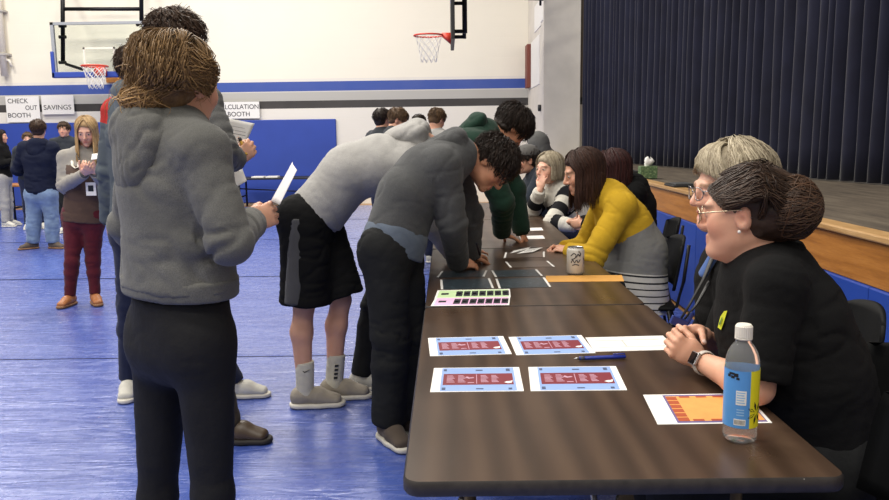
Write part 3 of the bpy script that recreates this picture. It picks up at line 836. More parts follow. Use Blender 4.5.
# ---- signs
def text_obj(txt, at, h, parent, m, wmax=None):
    c = bpy.data.curves.new('lettering', 'FONT'); c.body = txt; c.size = h * 1.38; c.extrude = .001; c.materials.append(m)
    o = bpy.data.objects.new('lettering', c); COL.objects.link(o); o.parent = parent
    bpy.context.view_layer.update(); me = bpy.data.meshes.new_from_object(o.evaluated_get(bpy.context.evaluated_depsgraph_get()))
    bpy.data.objects.remove(o); bpy.data.curves.remove(c)
    n = len(me.vertices); co = np.zeros(n * 3, np.float32); me.vertices.foreach_get('co', co); co = co.reshape(-1, 3)
    k = wmax / max(co[:, 0].max() - co[:, 0].min(), 1e-4) if wmax else 1
    me.vertices.foreach_set('co', np.stack([(co[:, 0] - co[:, 0].min()) * k, -co[:, 2], co[:, 1]], 1).astype(np.float32).ravel()); me.update()
    if not me.materials: me.materials.append(m)
    o = bpy.data.objects.new('lettering', me); COL.objects.link(o); o.parent = parent
    o.location = tuple(A(at) - off_of(parent)); return o
def sign(px0, px1, py0, py1, lines, label):
    Y = WALL_Y - .075; a = P(px0, py1, Y); b = P(px1, py0, Y); r = empty('paper_sign', (a[0], Y, a[2])); tag(r, label, 'sign', 'booth signs on the far wall')
    mb = MB(); mb.box((a[0], Y, a[2]), (b[0], Y + .004, b[2])); mb.build('sheet', m_paper, r)
    for (x, y, h, w, t) in lines:
        p = P(x, y, Y - .003); s = Y / FPX; text_obj(t, p, h * s, r, m_ink, w * s)
sign(7.5, 38.5, 96, 122.5, [(7.8, 103.3, 4.6, 20, 'CHECK'), (25.6, 110, 4.6, 11.6, 'OUT'), (8.4, 117.6, 4.6, 22, 'BOOTH')], 'white paper sign reading CHECK OUT BOOTH on the far wall')
sign(42.5, 73, 95, 114.5, [(44, 109.8, 4.8, 27, 'SAVINGS')], 'white paper sign reading SAVINGS on the far wall')
sign(205, 259, 101.5, 119, [(216.5, 109.3, 4.6, 41.5, 'CALCULATION'), (228, 116.4, 4.6, 21.5, 'BOOTH')], 'white paper sign reading CALCULATION BOOTH beside the grey hooded people')
# ---- basketball hoop on the left
m_orange = M_plain('orange_rim', (206, 62, 40), .45)
m_net = M_plain('white_net', (226, 224, 220), .8)
def net(parent, c, r, h, nst=10, w=.006, r2=.55):
    mb = MB(); K = 6
    for j in range(nst):
        for sg in (-1, 1):
            pts = []
            for k in range(K + 1):
                t = k / K; rr = r * (1 - (1 - r2) * t ** .7); a = 2 * math.pi * (j + sg * k * .5) / nst; pts.append(A(c) + A((rr * math.cos(a), rr * math.sin(a), -h * t)))
            mb.tube(pts, w, 4)
    return mb.build('net', m_net, parent, True)
def left_hoop():
    Y = 15.4; a = P(54.5, 76, Y); b = P(145, 21, Y); r = empty('basketball_hoop', ((a[0] + b[0]) / 2, Y, a[2])); x0, x1, z0, z1 = a[0], b[0], a[2], b[2]
    tag(r, 'basketball hoop with clear blue-edged backboard above the savings sign', 'basketball hoop')
    t = NT('clear_board'); t.set(Base_Color=lin((225, 235, 225)), Roughness=.06, Transmission_Weight=1.0, IOR=1.02); t.b.inputs['Alpha'].default_value = .55
    mb = MB(); mb.box((x0 + .05, Y, z0 + .05), (x1 - .05, Y + .015, z1 - .05)); gl = mb.build('backboard', t.m, r)
    mw = M_plain('frame_grey', (150, 154, 160), .4); mb = MB()
    for lo, hi in (((x0, Y - .02, z0), (x0 + .06, Y + .04, z1)), ((x1 - .06, Y - .02, z0), (x1, Y + .04, z1)), ((x0, Y - .02, z1 - .05), (x1, Y + .04, z1)), ((x0, Y - .02, z0), (x1, Y + .04, z0 + .05))): mb.box(lo, hi)
    mb.build('frame', mw, r)
    mb = MB(); mb.box((x0 - .03, Y - .05, z0 - .04), (x1 + .03, Y + .06, z0 + .07)); mb.box((x0 - .03, Y - .05, z0 - .04), (x0 + .035, Y + .06, z0 + .46)); mb.box((x1 - .035, Y - .05, z0 - .04), (x1 + .03, Y + .06, z0 + .46))
    mb.build('edge_pad', m_blue_pad, r, bevel=.015)
    mb = MB(); q0 = P(85, 74, Y); q1 = P(115, 47, Y); w = .035
    mb.box((q0[0], Y - .012, q1[2] - w), (q1[0], Y - .004, q1[2])); mb.box((q0[0], Y - .012, q0[2] + .1), (q0[0] + w, Y - .004, q1[2])); mb.box((q1[0] - w, Y - .012, q0[2] + .1), (q1[0], Y - .004, q1[2])); mb.build('target_square', m_white, r)
    mb = MB(); yb = Y + .16; zt = P(63, -40, yb)[2]
    for px in (63, 141.5): mb.tube([P(px, 64 if px < 100 else 22, yb), P(px - .5, -40, yb)], .042, 8)
    for py in (9, -14): mb.tube([P(62.5, py, yb), P(141.5, py, yb)], .036, 8)
    for py in (26, 37, 62.5): mb.tube([P(59, py, Y + .06), P(66, py, yb)], .035, 6)
    mb.tube([P(66, 64, yb), P(83, 69.5, Y + .03)], .03, 6); mb.tube([P(63, 20, yb), P(62, -30, WALL_Y)], .03, 6); mb.tube([P(141, 20, yb), P(141, -30, WALL_Y)], .03, 6); mb.tube([P(141.5, 22, yb), P(137, 25, Y + .05)], .035, 6)
    mb.build('support_pipes', m_blackmetal, r, True)
    c = P(94.5, 66.2, Y - .33); R_ = .235
    mb = MB(); mb.tube([c + A((R_ * math.cos(q), R_ * math.sin(q), 0)) for q in np.linspace(0, 6.283, 33)[:-1]], .016, 8, closed=True)
    mb.box((c[0] - .11, Y - .12, c[2] - .16), (c[0] + .11, Y - .025, c[2] + .02)); mb.build('rim', m_orange, r, True); net(r, c, R_ * .97, .42)
left_hoop()
def right_hoop():
    Y = 13.0; zt = 3.9; c = P(428.5, 35.5, Y); r = empty('basketball_hoop', (c[0], Y, c[2])); tag(r, 'basketball hoop seen from the side near the white pillar', 'basketball hoop')
    xa = P(452.5, 30, Y)[0]; zb = P(453, 45, Y)[2]; xb = P(466.5, 20, Y)[0]
    mb = MB(); mb.box((xa - .03, Y - .85, zb), (xa + .03, Y + .85, zb + 1.1)); mb.build('backboard', m_black, r, bevel=.01)
    zf = P(466, 36, Y)[2]; mb = MB()
    for yy in (Y - .35, Y + .35):
        mb.tube([(xb - .03, yy, zf), (xb - .03, yy, zt + .3)], .032, 8); mb.tube([(xa, yy, zf + .03), (xb - .03, yy, zf + .03)], .03, 8); mb.tube([(xa, yy, zt - .33), (xb - .03, yy, zt - .33)], .03, 8)
        mb.tube([(xb - .03, yy, zt - .2), (1.68, yy + .5, zt - .2)], .03, 8); mb.tube([(xb - .03, yy, zt + .3), (1.68, yy + .5, zt + .3)], .03, 8)
        mb.tube([(1.68, 14.2, zt - .25), (1.68, 14.2, zt + .35)], .03, 8)
    mb.build('support_frame', m_blackmetal, r, True)
    R_ = .235; mb = MB(); mb.tube([c + A((R_ * math.cos(q), R_ * math.sin(q), 0)) for q in np.linspace(0, 6.283, 33)[:-1]], .014, 8, closed=True)
    x1 = c[0] + R_ - .02
    mb.add([(x1, Y - .09, c[2] + .03), (xa - .02, Y - .09, c[2] + .03), (xa - .02, Y - .09, c[2] - .15), (x1, Y - .05, c[2] - .02), (x1, Y + .09, c[2] + .03), (xa - .02, Y + .09, c[2] + .03), (xa - .02, Y + .09, c[2] - .15), (x1, Y + .05, c[2] - .02)],
           [(0, 1, 2, 3), (7, 6, 5, 4), (0, 4, 5, 1), (1, 5, 6, 2), (2, 6, 7, 3), (3, 7, 4, 0)])
    mb.build('rim', m_orange, r, True); net(r, c, R_ * .97, .42, w=.004)
right_hoop()
# ---- odds and ends on the walls
mb = MB(); a = P(108, 83, WALL_Y); b = P(123, 77, WALL_Y); mb.box((a[0], WALL_Y - .09, a[2]), (b[0], WALL_Y - .002, b[2])); o = mb.build('mounting_board', m_fascia, bevel=.01); tag(o, 'short brown wooden block on the wall behind the left hoop', 'board')
r = empty('wall_pipe', P(3, 60, WALL_Y)); tag(r, 'pale vertical pipe climbing the far wall beside the left hoop', 'pipe')
mb = MB(); x = P(1.5, 40, WALL_Y - .12)[0]; mb.tube([(x, WALL_Y - .12, 2.75), (x, WALL_Y - .12, 6.5)], .07, 12); mb.tube([(x + .15, WALL_Y - .1, 2.95), (x + .11, WALL_Y - .1, 3.06), (x, WALL_Y - .1, 3.1), (x - .2, WALL_Y - .1, 3.1)], .03, 8); mb.build('pipe', m_white, r, True)
for py in (12, 55):
    z = P(3, py, WALL_Y)[2]; mb = MB(); mb.box((x - .12, WALL_Y - .2, z - .02), (x + .12, WALL_Y - .002, z + .02)); mb.build('bracket', M_plain('pipe_bracket', (180, 176, 170), .5) if py == 12 else bpy.data.materials['pipe_bracket'], r)
for i, (p0, p1, y0, y1, lb) in enumerate(((14.3, 15.3, 0, 27, 'white paper poster high on the side of the pillar'), (14.5, 15.9, 34, 84, 'tall white paper poster below the topmost one on the pillar'), (13.98, 14.3, -30, 24, 'narrow white paper notice near the corner of the pillar'))):
    z1 = P(536, y0, 14.5)[2]; z0 = P(536, y1, 14.5)[2]; mb = MB(); mb.box((1.688, p0, z0), (1.6995, p1, z1)); o = mb.build('poster', m_paper); tag(o, lb, 'poster')
mb = MB(); z0 = P(530, 88, 16.2)[2]; z1 = P(530, 45, 16.2)[2]; mb.box((1.62, 16.0, z0), (1.7005, 16.4, z1)); o = mb.build('notice_board', M_plain('red_brown_board', (120, 62, 50), .6), bevel=.008); tag(o, 'narrow reddish-brown board on the pillar edge above the striped wall band', 'board')
p = P(538.5, 108, 14.3); mb = MB(); mb.tube([(1.699, 14.3, p[2]), (1.65, 14.3, p[2])], .06, 16); o = mb.build('wall_bell', m_black, smooth=True); tag(o, 'small round dark bell on the side of the white pillar', 'bell')
# ---- tables
def m_band():
    t = NT('dark_edge_band'); v = t.coord(); n = t.noise(v, 40); x = t.n('ShaderNodeTexVoronoi'); x.inputs['Scale'].default_value = 26; x.inputs['Randomness'].default_value = 1; t.l(v, x.inputs['Vector'])
    chip = t.ramp(t.math('ADD', x.outputs['Distance'], t.math('MULTIPLY', t.noise(t.coord(), 9), .45)), [(.225, (1, 1, 1, 1)), (.25, (0, 0, 0, 1))])
    t.set(Base_Color=t.mix(chip, t.ramp(n, [(.3, lin((36, 32, 31))), (.7, lin((52, 47, 44)))]), lin((190, 184, 172))), Roughness=.5); return t.m
def m_laminate():
    t = NT('walnut_laminate'); v = t.coord(scale=(5, .55, 1)); n = t.noise(v, 3.2, 8, .62); w = t.n('ShaderNodeTexWave', wave_type='BANDS'); w.inputs['Scale'].default_value = 1.1; w.inputs['Distortion'].default_value = 9
    w.inputs['Detail'].default_value = 4; w.inputs['Detail Scale'].default_value = .7; t.l(t.coord(scale=(3.2, .5, 1)), w.inputs['Vector'])
    k = t.math('ADD', t.math('MULTIPLY', n, .6), t.math('MULTIPLY', w.outputs[1], .4))
    sc = t.noise(t.coord(), 2.5, 4)
    t.set(Base_Color=t.ramp(k, [(.25, lin((58, 44, 34))), (.5, lin((68, 52, 41))), (.75, lin((78, 61, 48)))]), Roughness=t.ramp(sc, [(.3, (.26, .26, .26, 1)), (.7, (.36, .36, .36, 1))]))
    t.b.inputs['Specular IOR Level'].default_value = .36; t.bump(t.noise(v, 30, 3), .04, .001); return t.m
m_lam = m_laminate(); m_edge = m_band(); m_leg = M_plain('brown_leg_steel', (96, 84, 70), .4, .5)
TX0, TX1, TY0, TL, TZ = -.098, .788, 1.459, 1.597, .74
def rrect(x0, x1, y0, y1, r, n=6):
    out = []
    for cx, cy, a0 in ((x1 - r, y1 - r, 0), (x0 + r, y1 - r, 90), (x0 + r, y0 + r, 180), (x1 - r, y0 + r, 270)):
        for i in range(n + 1): a = math.radians(a0 + 90 * i / n); out.append((cx + r * math.cos(a), cy + r * math.sin(a)))
    return out
tlab = ['nearest brown folding table with the water bottle and four printed sheets', 'second brown folding table with the soda can and dark sheets', 'third brown folding table in front of the striped sweater', 'farthest brown folding table by the man in the grey cap']
for i in range(4):
    y0 = TY0 + TL * i; y1 = y0 + TL - .006; r = empty('folding_table', ((TX0 + TX1) / 2, (y0 + y1) / 2, 0)); tag(r, tlab[i], 'table', 'brown folding tables in a line')
    ol = rrect(TX0 + .004, TX1 - .004, y0 + .004, y1 - .004, .032); n = len(ol); mb = MB(); mb.add([(x, y, TZ) for x, y in ol] + [(x, y, TZ - .026) for x, y in ol], [tuple(range(n)), tuple(range(2 * n - 1, n - 1, -1))] + [(j, n + j, n + (j + 1) % n, (j + 1) % n) for j in range(n)]); top = mb.build('tabletop', m_lam, r)
    o2 = rrect(TX0, TX1, y0, y1, .036); mb = MB(); vs = []
    for (oo, z) in ((ol, TZ + .0005), (o2, TZ - .006), (o2, TZ - .026), (ol, TZ - .032)): vs += [(x, y, z) for x, y in oo]
    fs = [(k * n + j, (k + 1) * n + j, (k + 1) * n + (j + 1) % n, k * n + (j + 1) % n) for k in range(3) for j in range(n)]
    mb.add(vs, fs); ed = mb.build('edge_band', m_edge, top, True)
    for yy in (y0 + .22, y1 - .22):
        mb = MB()
        for xx in (TX0 + .14, TX1 - .14): mb.tube([(xx, yy, TZ - .03), (xx, yy, .03)], .014, 8)
        mb.tube([(TX0 + .14, yy, TZ - .045), (TX1 - .14, yy, TZ - .045)], .014, 8); mb.tube([(TX0 + .14, yy, .16), (TX1 - .14, yy, .16)], .012, 8)
        lg = mb.build('leg_frame', m_leg, r, True)
        mb = MB(); ym = yy + (.3 if yy < (y0 + y1) / 2 else -.3); mb.tube([((TX0 + TX1) / 2, yy, .45), ((TX0 + TX1) / 2, ym, TZ - .032)], .008, 6); mb.tube([((TX0 + TX1) / 2, yy, .45), ((TX0 + TX1) / 2, yy, .16)], .008, 6); mb.build('brace', m_chrome, r, True)
        for xx in (TX0 + .14, TX1 - .14): mb = MB(); mb.lathe([(.018, .004), (.02, .012), (.018, .035), (.012, .04)], (xx, yy, 0), 12); mb.build('foot_cap', m_black, lg, True)
def side_table(px0, px1, Y, z, label, top_m):
    x0 = W(px0, Y, z)[0]; x1 = W(px1, Y, z)[0]; r = empty('folding_table', ((x0 + x1) / 2, Y + .35, 0)); tag(r, label, 'table')
    mb = MB(); mb.box((x0, Y, z - .035), (x1, Y + .7, z)); mb.build('tabletop', top_m, r, bevel=.008)
    for xx in (x0 + .25, x1 - .25):
        mb = MB()
        for yy in (Y + .08, Y + .62): mb.tube([(xx, yy, z - .03), (xx, yy, .02)], .02, 8)
        mb.tube([(xx, Y + .08, .25), (xx, Y + .62, .25)], .016, 8); mb.build('leg_frame', m_blackmetal, r, True)
    mb = MB(); mb.tube([(x0 + .25, Y + .1, .42), (x1 - .25, Y + .1, .33)], .012, 8); mb.build('brace', m_blackmetal, r, True)
side_table(225, 330, 15.4, .63, 'black folding table against the far blue padding', m_black)
side_table(-30, 24, 13.6, .66, 'wooden-topped folding table behind the man in navy', m_fascia)
# ------------------------------------------------------------------ cloths, leathers, hairs
c_hood = M_cloth('grey_marl_fleece', (104, 104, 101), c2=(92, 92, 90))
c_hood2 = M_cloth('grey_fleece', (96, 96, 95), c2=(84, 84, 84))
c_char = M_cloth('charcoal_fleece', (78, 79, 80), c2=(66, 67, 68))
c_light = M_cloth('light_grey_fleece', (168, 166, 163), c2=(150, 149, 147))
c_green = M_cloth('dark_green_fleece', (26, 54, 42), c2=(20, 44, 35))
c_navy = M_cloth('navy_fleece', (22, 27, 46))
c_black = M_cloth('black_cotton', (15, 15, 16), var=.2)
c_legg = M_cloth('black_leggings_knit', (30, 30, 32), .7, .15, .1)
c_blackp = M_cloth('black_twill', (29, 30, 31), .85, .2)
c_jean = M_cloth('washed_denim', (112, 132, 160), .9, .25)
c_dkjean = M_cloth('dark_denim', (28, 34, 58), .9, .2)
c_maroon = M_cloth('maroon_twill', (82, 24, 34), .85, .15)
c_brownp = M_cloth('brown_canvas', (58, 50, 40), .85, .15)
c_dark = M_cloth('dark_jacket_cloth', (40, 44, 50), .8, .2)
c_red = M_cloth('red_fleece', (176, 48, 44))
c_steel = M_cloth('slate_jacket_cloth', (84, 92, 98))
c_sock = M_cloth('white_sock_knit', (196, 192, 178), .95)
c_shirt = M_cloth('pale_blue_shirt', (120, 140, 172))
s_white = M_cloth('white_trainer', (196, 194, 186), .6); s_sole = M_plain('white_sole', (208, 204, 194), .6)
s_brown = M_plain('brown_leather', (70, 56, 42), .45, bump=.2); s_dsole = M_plain('dark_sole', (34, 30, 28), .7)
s_tan = M_plain('tan_leather', (158, 100, 58), .5, bump=.15); s_tsole = M_plain('tan_sole', (128, 92, 62), .7)
s_canvas = M_cloth('grey_canvas_shoe', (150, 142, 130), .9); s_taupe = M_cloth('taupe_suede', (86, 76, 68), .9)
h_brown = M_hair('brown_hair', (40, 28, 20), (84, 62, 46)); h_dark = M_hair('dark_brown_hair', (24, 18, 15), (52, 38, 30))
h_ombre = M_hair('brown_blonde_hair', (62, 47, 35), (178, 140, 90)); h_blond = M_hair('blonde_hair', (126, 94, 60), (212, 180, 130))
h_ash = M_hair('ash_blonde_hair', (112, 98, 78), (206, 194, 168)); h_auburn = M_hair('auburn_brown_hair', (34, 22, 18), (76, 50, 40))
h_red = M_hair('dark_red_hair', (32, 16, 16), (70, 36, 34)); h_mid = M_hair('light_brown_hair', (60, 44, 30), (112, 86, 60))
h_black = M_hair('near_black_hair', (20, 15, 13), (50, 36, 28))
m_wire = M_plain('pale_gold_wire', (196, 176, 150), .3, .8); m_frame = M_plain('black_frame', (20, 20, 22), .35)
def feet(J, l, r, tl, tr, z=.085):
    J['ankL'] = W(l[0], l[1], z); J['ankR'] = W(r[0], r[1], z); J['toeL'] = A(tl); J['toeR'] = A(tr); return J
def straps(R, H, J, m, mclip, z=.25):
    pass

# ---- the woman in the grey hoodie with her back to us
def woman_hoodie():
    J = dict(hipR=P(204, 338, 1.99), hipL=P(161, 336, 2.12), kneR=P(213, 496, 1.97), kneL=P(158, 498, 2.11), shR=P(201, 152, 1.95), shL=P(146, 148, 2.16),
             elR=P(229, 240, 1.90), wrR=P(251, 222, 2.20), elL=P(131, 226, 2.24), wrL=P(150, 246, 2.42), neck=P(169, 130, 2.07), mid=P(178, 235, 2.05))
    feet(J, (152, 2.13), (212, 1.99), (.75, .65, 0), (.8, .55, 0))
    H = Head(P(181, 83, 2.08), (.42, .90, -.10), (.02, 0, 1), 1.0)
    g1 = dict(BUILD['woman'], leg=.82, hip=(.152, .112))
    R = person('person with back turned in grey hoodie and black leggings, brown hair in low bun', J, H, g1, 'light', vox=.011, fv=.0055,
               hands=dict(R=dict(d=(.55, .80, .22), n=(-.6, .55, -.3), curl=(.5, .55, .4), thumb=(.9, .35, .35))))
    t = garment(R, 'hoodie', J, dict(BUILD['woman'], chest=(.132, .105), waist=(.135, .1)), c_hood, ak=.012, off=.022, hem=.145, vox=.008, amp=.007, ring=7, sh=.058, near=[(P(200, 280, 1.9), .12, .006)])
    cuffs(t, J, 'woman', c_hood, .022, 'LR', hem=.145); hood(t, J, H, c_hood, 1.0, back=(-.75, -.65, 0), vox=.006)
    trousers(R, 'leggings', J, g1, c_legg, off=.006, vox=.009, amp=.0022, top=.12, kn=.056, an=.042, seat=-.022, lk=.022, bt=.9)
    for q in 'LR': shoe(R, J['ank' + q], J['toe' + q], s_white, s_sole, .95)
    wr = A(J['wrR']); d = nrm(wr - A(J['elR'])); x = nrm(np.cross(d, (0, 0, 1))); y = np.cross(x, d); c = wr + d * .018; mb = MB()
    mb.tube([c + x * math.cos(q) * .030 + y * math.sin(q) * .030 for q in np.linspace(0, 6.283, 25)[:-1]], .003, 6, closed=True, flat=3, up=d); mb.build('wristband', m_frame, R, True)
    # hair swept back to a loose low bun
    B = SDF(); cap_hair(B, H, .008, -.075); paths = []; bun = np.array([-.108, -.028, -.056]); ax = H.ax; s = H.s
    B.ell(H.w(*bun), ax, (.027 * s, .042 * s, .025 * s), .02); B.ell(H.w(-.075, -.01, -.02), ax, (.04 * s, .055 * s, .055 * s), .03)
    for i in range(2400):
        al = RNG.uniform(.95, 3.1) * (1 if i % 2 else -1); th = (RNG.uniform(.9, 2.15) if i % 5 == 0 else RNG.uniform(.03, .5)) if abs(al) > 1.7 else RNG.uniform(.03, .5)
        st_ = on_scalp(sdir(al if i % 3 else RNG.uniform(-.9, .9), th if i % 3 else RNG.uniform(.1, .5)), .016)
        if i % 4 == 1: st_ = on_scalp(sdir(al, hair_edge(al) - RNG.uniform(0, .12)), .012)
        if hairline(st_) > .005: continue
        sg = math.copysign(1, al); ov = on_scalp(sdir(sg * RNG.uniform(1.45, 1.75), RNG.uniform(1.4, 2.15)), .032 + .008 * random.random())
        mid = on_scalp(sdir(sg * max(abs(al), 2.2), RNG.uniform(1.15, 2.15)), .026 + .012 * random.random()) + jit(.002)
        e = bun + jit(.018); c_ = [st_, lerp(st_, ov, .5) + nrm(lerp(st_, ov, .5) - A((-.015, 0, .034))) * .014, ov, mid, e] if abs(al) < 1.6 and i % 3 else [st_, lerp(st_, mid, .5) + nrm(lerp(st_, mid, .5) - A((-.015, 0, .034))) * .022, mid, e]
        paths.append((curve_pts(c_, 10), dict(v=(.08, .42), om=.26)))
    for i in range(320):     # the bun's twisted loops
        u = nrm(RNG.normal(0, 1, 3)); v = nrm(np.cross(u, RNG.normal(0, 1, 3))); a0 = RNG.uniform(0, 6); sc = RNG.uniform(.75, 1.1)
        paths.append(([bun + (u * math.cos(a0 + k * .5) * .042 + v * math.sin(a0 + k * .5) * .038) * np.array([.95, 1.45, .9]) * sc for k in range(7)], dict(v=(.3, 1.0), w=.0028)))
    for i in range(80):     # loose ends by the face, the nape and the bun
        if i < 30: p0 = on_scalp(sdir(RNG.uniform(1.0, 1.5) * (1 if i % 2 else -1), 1.2), .012); p = [p0, p0 + A((.008, 0, -.04)) + jit(.004), p0 + A((-.004, 0, -.085)) + jit(.01), p0 + A((-.02, 0, -.12)) + jit(.014)]
        else: p0 = bun + jit(.03); d = A((-.02, RNG.uniform(-.8, .8), RNG.uniform(-1, .3))); p = [p0, p0 + d * .03 + jit(.005), p0 + d * .055 + jit(.01), p0 + d * .075 + A((0, 0, -.015))]
        paths.append((curve_pts(p, 7), dict(v=(.35, 1.0), w=.0016)))
    strands(R, 'hair', H, paths, h_ombre, .0018, base=B, vb=.2)
    return J, H
woman_hoodie()

# ---- the tall man behind her
def tall_man():
    J = dict(hipR=W(176, 3.46, 1.0), hipL=W(172, 3.66, 1.0), kneR=W(206, 3.46, .55), kneL=W(178, 3.68, .54), shR=P(203, 102, 3.44), shL=P(172, 96, 3.78),
             elR=P(221, 150, 3.36), wrR=P(236, 161, 3.56), elL=P(205, 152, 3.9), wrL=P(226, 162, 3.78), neck=P(176, 74, 3.6), mid=P(172, 150, 3.58))
    feet(J, (181, 3.72), (229, 3.50), (.9, .2, 0), (1, -.05, 0))
    H = Head(P(177, 42, 3.6), (.93, .3, -.22), (.15, 0, 1), 1.04)
    R = person('person standing tallest in grey hoodie, writing on a white sheet held up, brown lace-up shoes', J, H, 'man', 'light', vox=.014, fv=.007,
               hands=dict(R=dict(d=(.62, .2, .55), n=(-.3, .9, .1), curl=(.9, 1.0, .6), thumb=(.8, .3, .6)), L=dict(d=(.7, -.2, .5), n=(.2, -.7, .6), curl=(.4, .4, .3))))
    t = garment(R, 'hoodie', J, 'man', c_hood2, off=.026, hem=.0, vox=.011, amp=.009); cuffs(t, J, 'man', c_char, .024, 'LR', hem=.0); hood(t, J, H, c_hood2, 1.05, back=(-.93, -.2, 0), vox=.009)
    trousers(R, 'trousers', J, 'man', c_brownp, off=.012, vox=.013, an=.048, kn=.058)
    for q in 'LR': shoe(R, J['ank' + q], J['toe' + q], s_brown, s_dsole, 1.08, high=.03, name='boot')
    hair_short(R, H, h_brown, 330, L=.5, lift=.014, g=.018, w=.007, mess=.008)
tall_man()

# ---- the one in slate and red jacket, mostly hidden
def jacket_man():
    J = dict(hipR=W(156, 4.22, .93), hipL=W(132, 4.24, .93), kneR=W(196, 4.16, .5), kneL=W(129, 4.22, .5), shR=P(168, 112, 4.15), shL=P(118, 112, 4.28),
             elR=P(180, 165, 4.2), wrR=P(176, 200, 4.4), elL=P(110, 172, 4.28), wrL=P(110, 222, 4.34), neck=P(138, 92, 4.22), mid=P(144, 165, 4.24))
    feet(J, (129, 4.22), (236, 4.14), (.25, -1, 0), (1, .05, 0))
    H = Head(P(141, 70, 4.24), (.75, .62, -.1), (0, 0, 1), 1.0)
    R = person('person in slate jacket with red collar, mostly hidden behind the grey hoodies, in white trainers', J, H, 'man', 'light', vox=.015, fv=.009)
    t = garment(R, 'jacket', J, 'man', M_banded('slate_jacket_red_shoulder', [(0, lin((176, 48, 44))), (.11, lin((84, 92, 98)))]), off=.028, hem=-.02, vox=.010, amp=.007, band=lambda u, bi, nb, V: np.where(bi < nb, .5, np.clip(u / .6, 0, .6))); cuffs(t, J, 'man', c_char, .024)
    hood(t, J, H, c_steel, .9, back=(-.6, -.75, 0), vox=.01)
    S = SDF(); N = J['neck']; S.cap(N + A((0, 0, -.03)), H.w(-.02, 0, -.085), .088, .075, None, .02, fb=True); V, Q = S.mesh(.01); mesh_obj('collar', V, Q, c_red, t)
    trousers(R, 'jeans', J, 'man', c_dkjean, off=.006, vox=.013, an=.046, kn=.054)
    for q in 'LR': shoe(R, J['ank' + q], J['toe' + q], s_white, s_sole, 1.0)
    hair_short(R, H, h_brown, 230, L=.5, lift=.012, g=.014, mess=.008)
jacket_man()

# ---- the woman in maroon trousers
def woman_maroon():
    Y = 6.68
    J = dict(hipR=P(74, 216, Y), hipL=P(93, 216, Y), kneR=P(72, 262, Y - .06), kneL=P(93, 262, Y), shR=P(66, 158, Y), shL=P(103, 158, Y + .06),
             elR=P(64, 186, Y - .08), wrR=P(84, 174, Y - .26), elL=P(106, 186, Y - .02), wrL=P(95, 173, Y - .24), neck=P(85, 151, Y + .02), mid=P(84, 190, Y))
    feet(J, (95, Y), (70, Y - .05), (.55, -.85, 0), (-.1, -1, 0))
    H = Head(P(86.5, 131, Y - .02), (.22, -.93, -.34), (.05, -.2, 1), .98)
    R = person('person in maroon trousers with long blonde hair, looking down at a card in hand', J, H, 'woman', 'fair', brow=(120, 84, 60), vox=.014, fv=.007,
               hands=dict(R=dict(d=(.6, -.55, .45), n=(.2, .4, .85), curl=(.5, .6, .4)), L=dict(d=(-.5, -.6, .45), n=(-.2, .4, .85), curl=(.5, .6, .4))))
    def band(u, bi, nb, V): return np.where(bi < nb, np.clip(u / .6, 0, 1) * .9, .97)
    mm = M_banded('two_tone_sweatshirt', [(0, lin((84, 66, 58))), (.60, lin((96, 80, 72))), (.70, lin((150, 146, 140)))])
    t = garment(R, 'sweatshirt', J, 'woman', mm, off=.022, hem=-.05, vox=.011, amp=.006, band=band); cuffs(t, J, 'woman', c_hood2, .02)
    # printed lettering-like print over the chest and a badge on a lanyard
    trousers(R, 'trousers', J, 'woman', c_maroon, off=.006, vox=.012, an=.042, kn=.056)
    for q in 'LR': shoe(R, J['ank' + q], J['toe' + q], s_tan, s_tsole, .95)
    hair_long(R, H, h_blond, 240, .30, face=.72, g=.012, w=.009, om=.1, spread=.006)
    fz = Y - .158
    mb = MB(); a, b = P(76, 153, Y - .1), P(97, 153, Y - .05); lo = P(91, 184, fz); mb.tube([a, P(83, 168, fz), lo, P(97, 168, fz), b], .004, 5); ly = mb.build('lanyard', m_black, R, True)
    mb = MB(); c = P(91, 189, fz - .01); mb.obox(c, ((1, 0, 0), (0, 1, 0), (0, 0, 1)), (.042, .003, .055)); cd = mb.build('badge', m_paper, ly); mb = MB(); mb.obox(c - A((0, .004, -.005)), ((1, 0, 0), (0, 1, 0), (0, 0, 1)), (.022, .001, .025)); mb.build('badge_photo', c_dark, cd)
    return t
MT = woman_maroon()

# ---- the man in the navy hoodie and jeans
def man_navy():
    Y = 10.2
    J = dict(hipR=P(49, 194, Y), hipL=P(34, 194, Y), kneR=P(52, 222, Y), kneL=P(34, 222, Y), shR=P(52, 148, Y), shL=P(25, 148, Y),
             elR=P(59, 172, Y + .05), wrR=P(55, 178, Y + .28), elL=P(18, 170, Y + .05), wrL=P(22, 164, Y + .3), neck=P(39, 143, Y), mid=P(40, 172, Y))
    feet(J, (33, Y), (53, Y), (-.6, -.5, 0), (.7, -.2, 0))
    H = Head(P(38.5, 129.5, Y), (-.2, 1, 0), (0, 0, 1), 1.0)
    R = person('person seen from behind in navy hoodie and pale blue jeans on the tarp', J, H, 'man', 'light', vox=.02, fv=.011)
    t = garment(R, 'hoodie', J, 'man', c_navy, off=.04, hem=.02, vox=.016, amp=.01); hood(t, J, H, c_navy, 1.1, back=(.2, -1, 0), vox=.012); cuffs(t, J, 'man', c_navy, .03, hem=.02)
    trousers(R, 'jeans', J, 'man', c_jean, off=.022, vox=.016, amp=.009, an=.06, kn=.066)
    for q in 'LR': shoe(R, J['ank' + q], J['toe' + q], s_taupe, s_tsole, 1.0, vox=.012)
    hair_short(R, H, h_brown, 160, w=.009, g=.012)
man_navy()

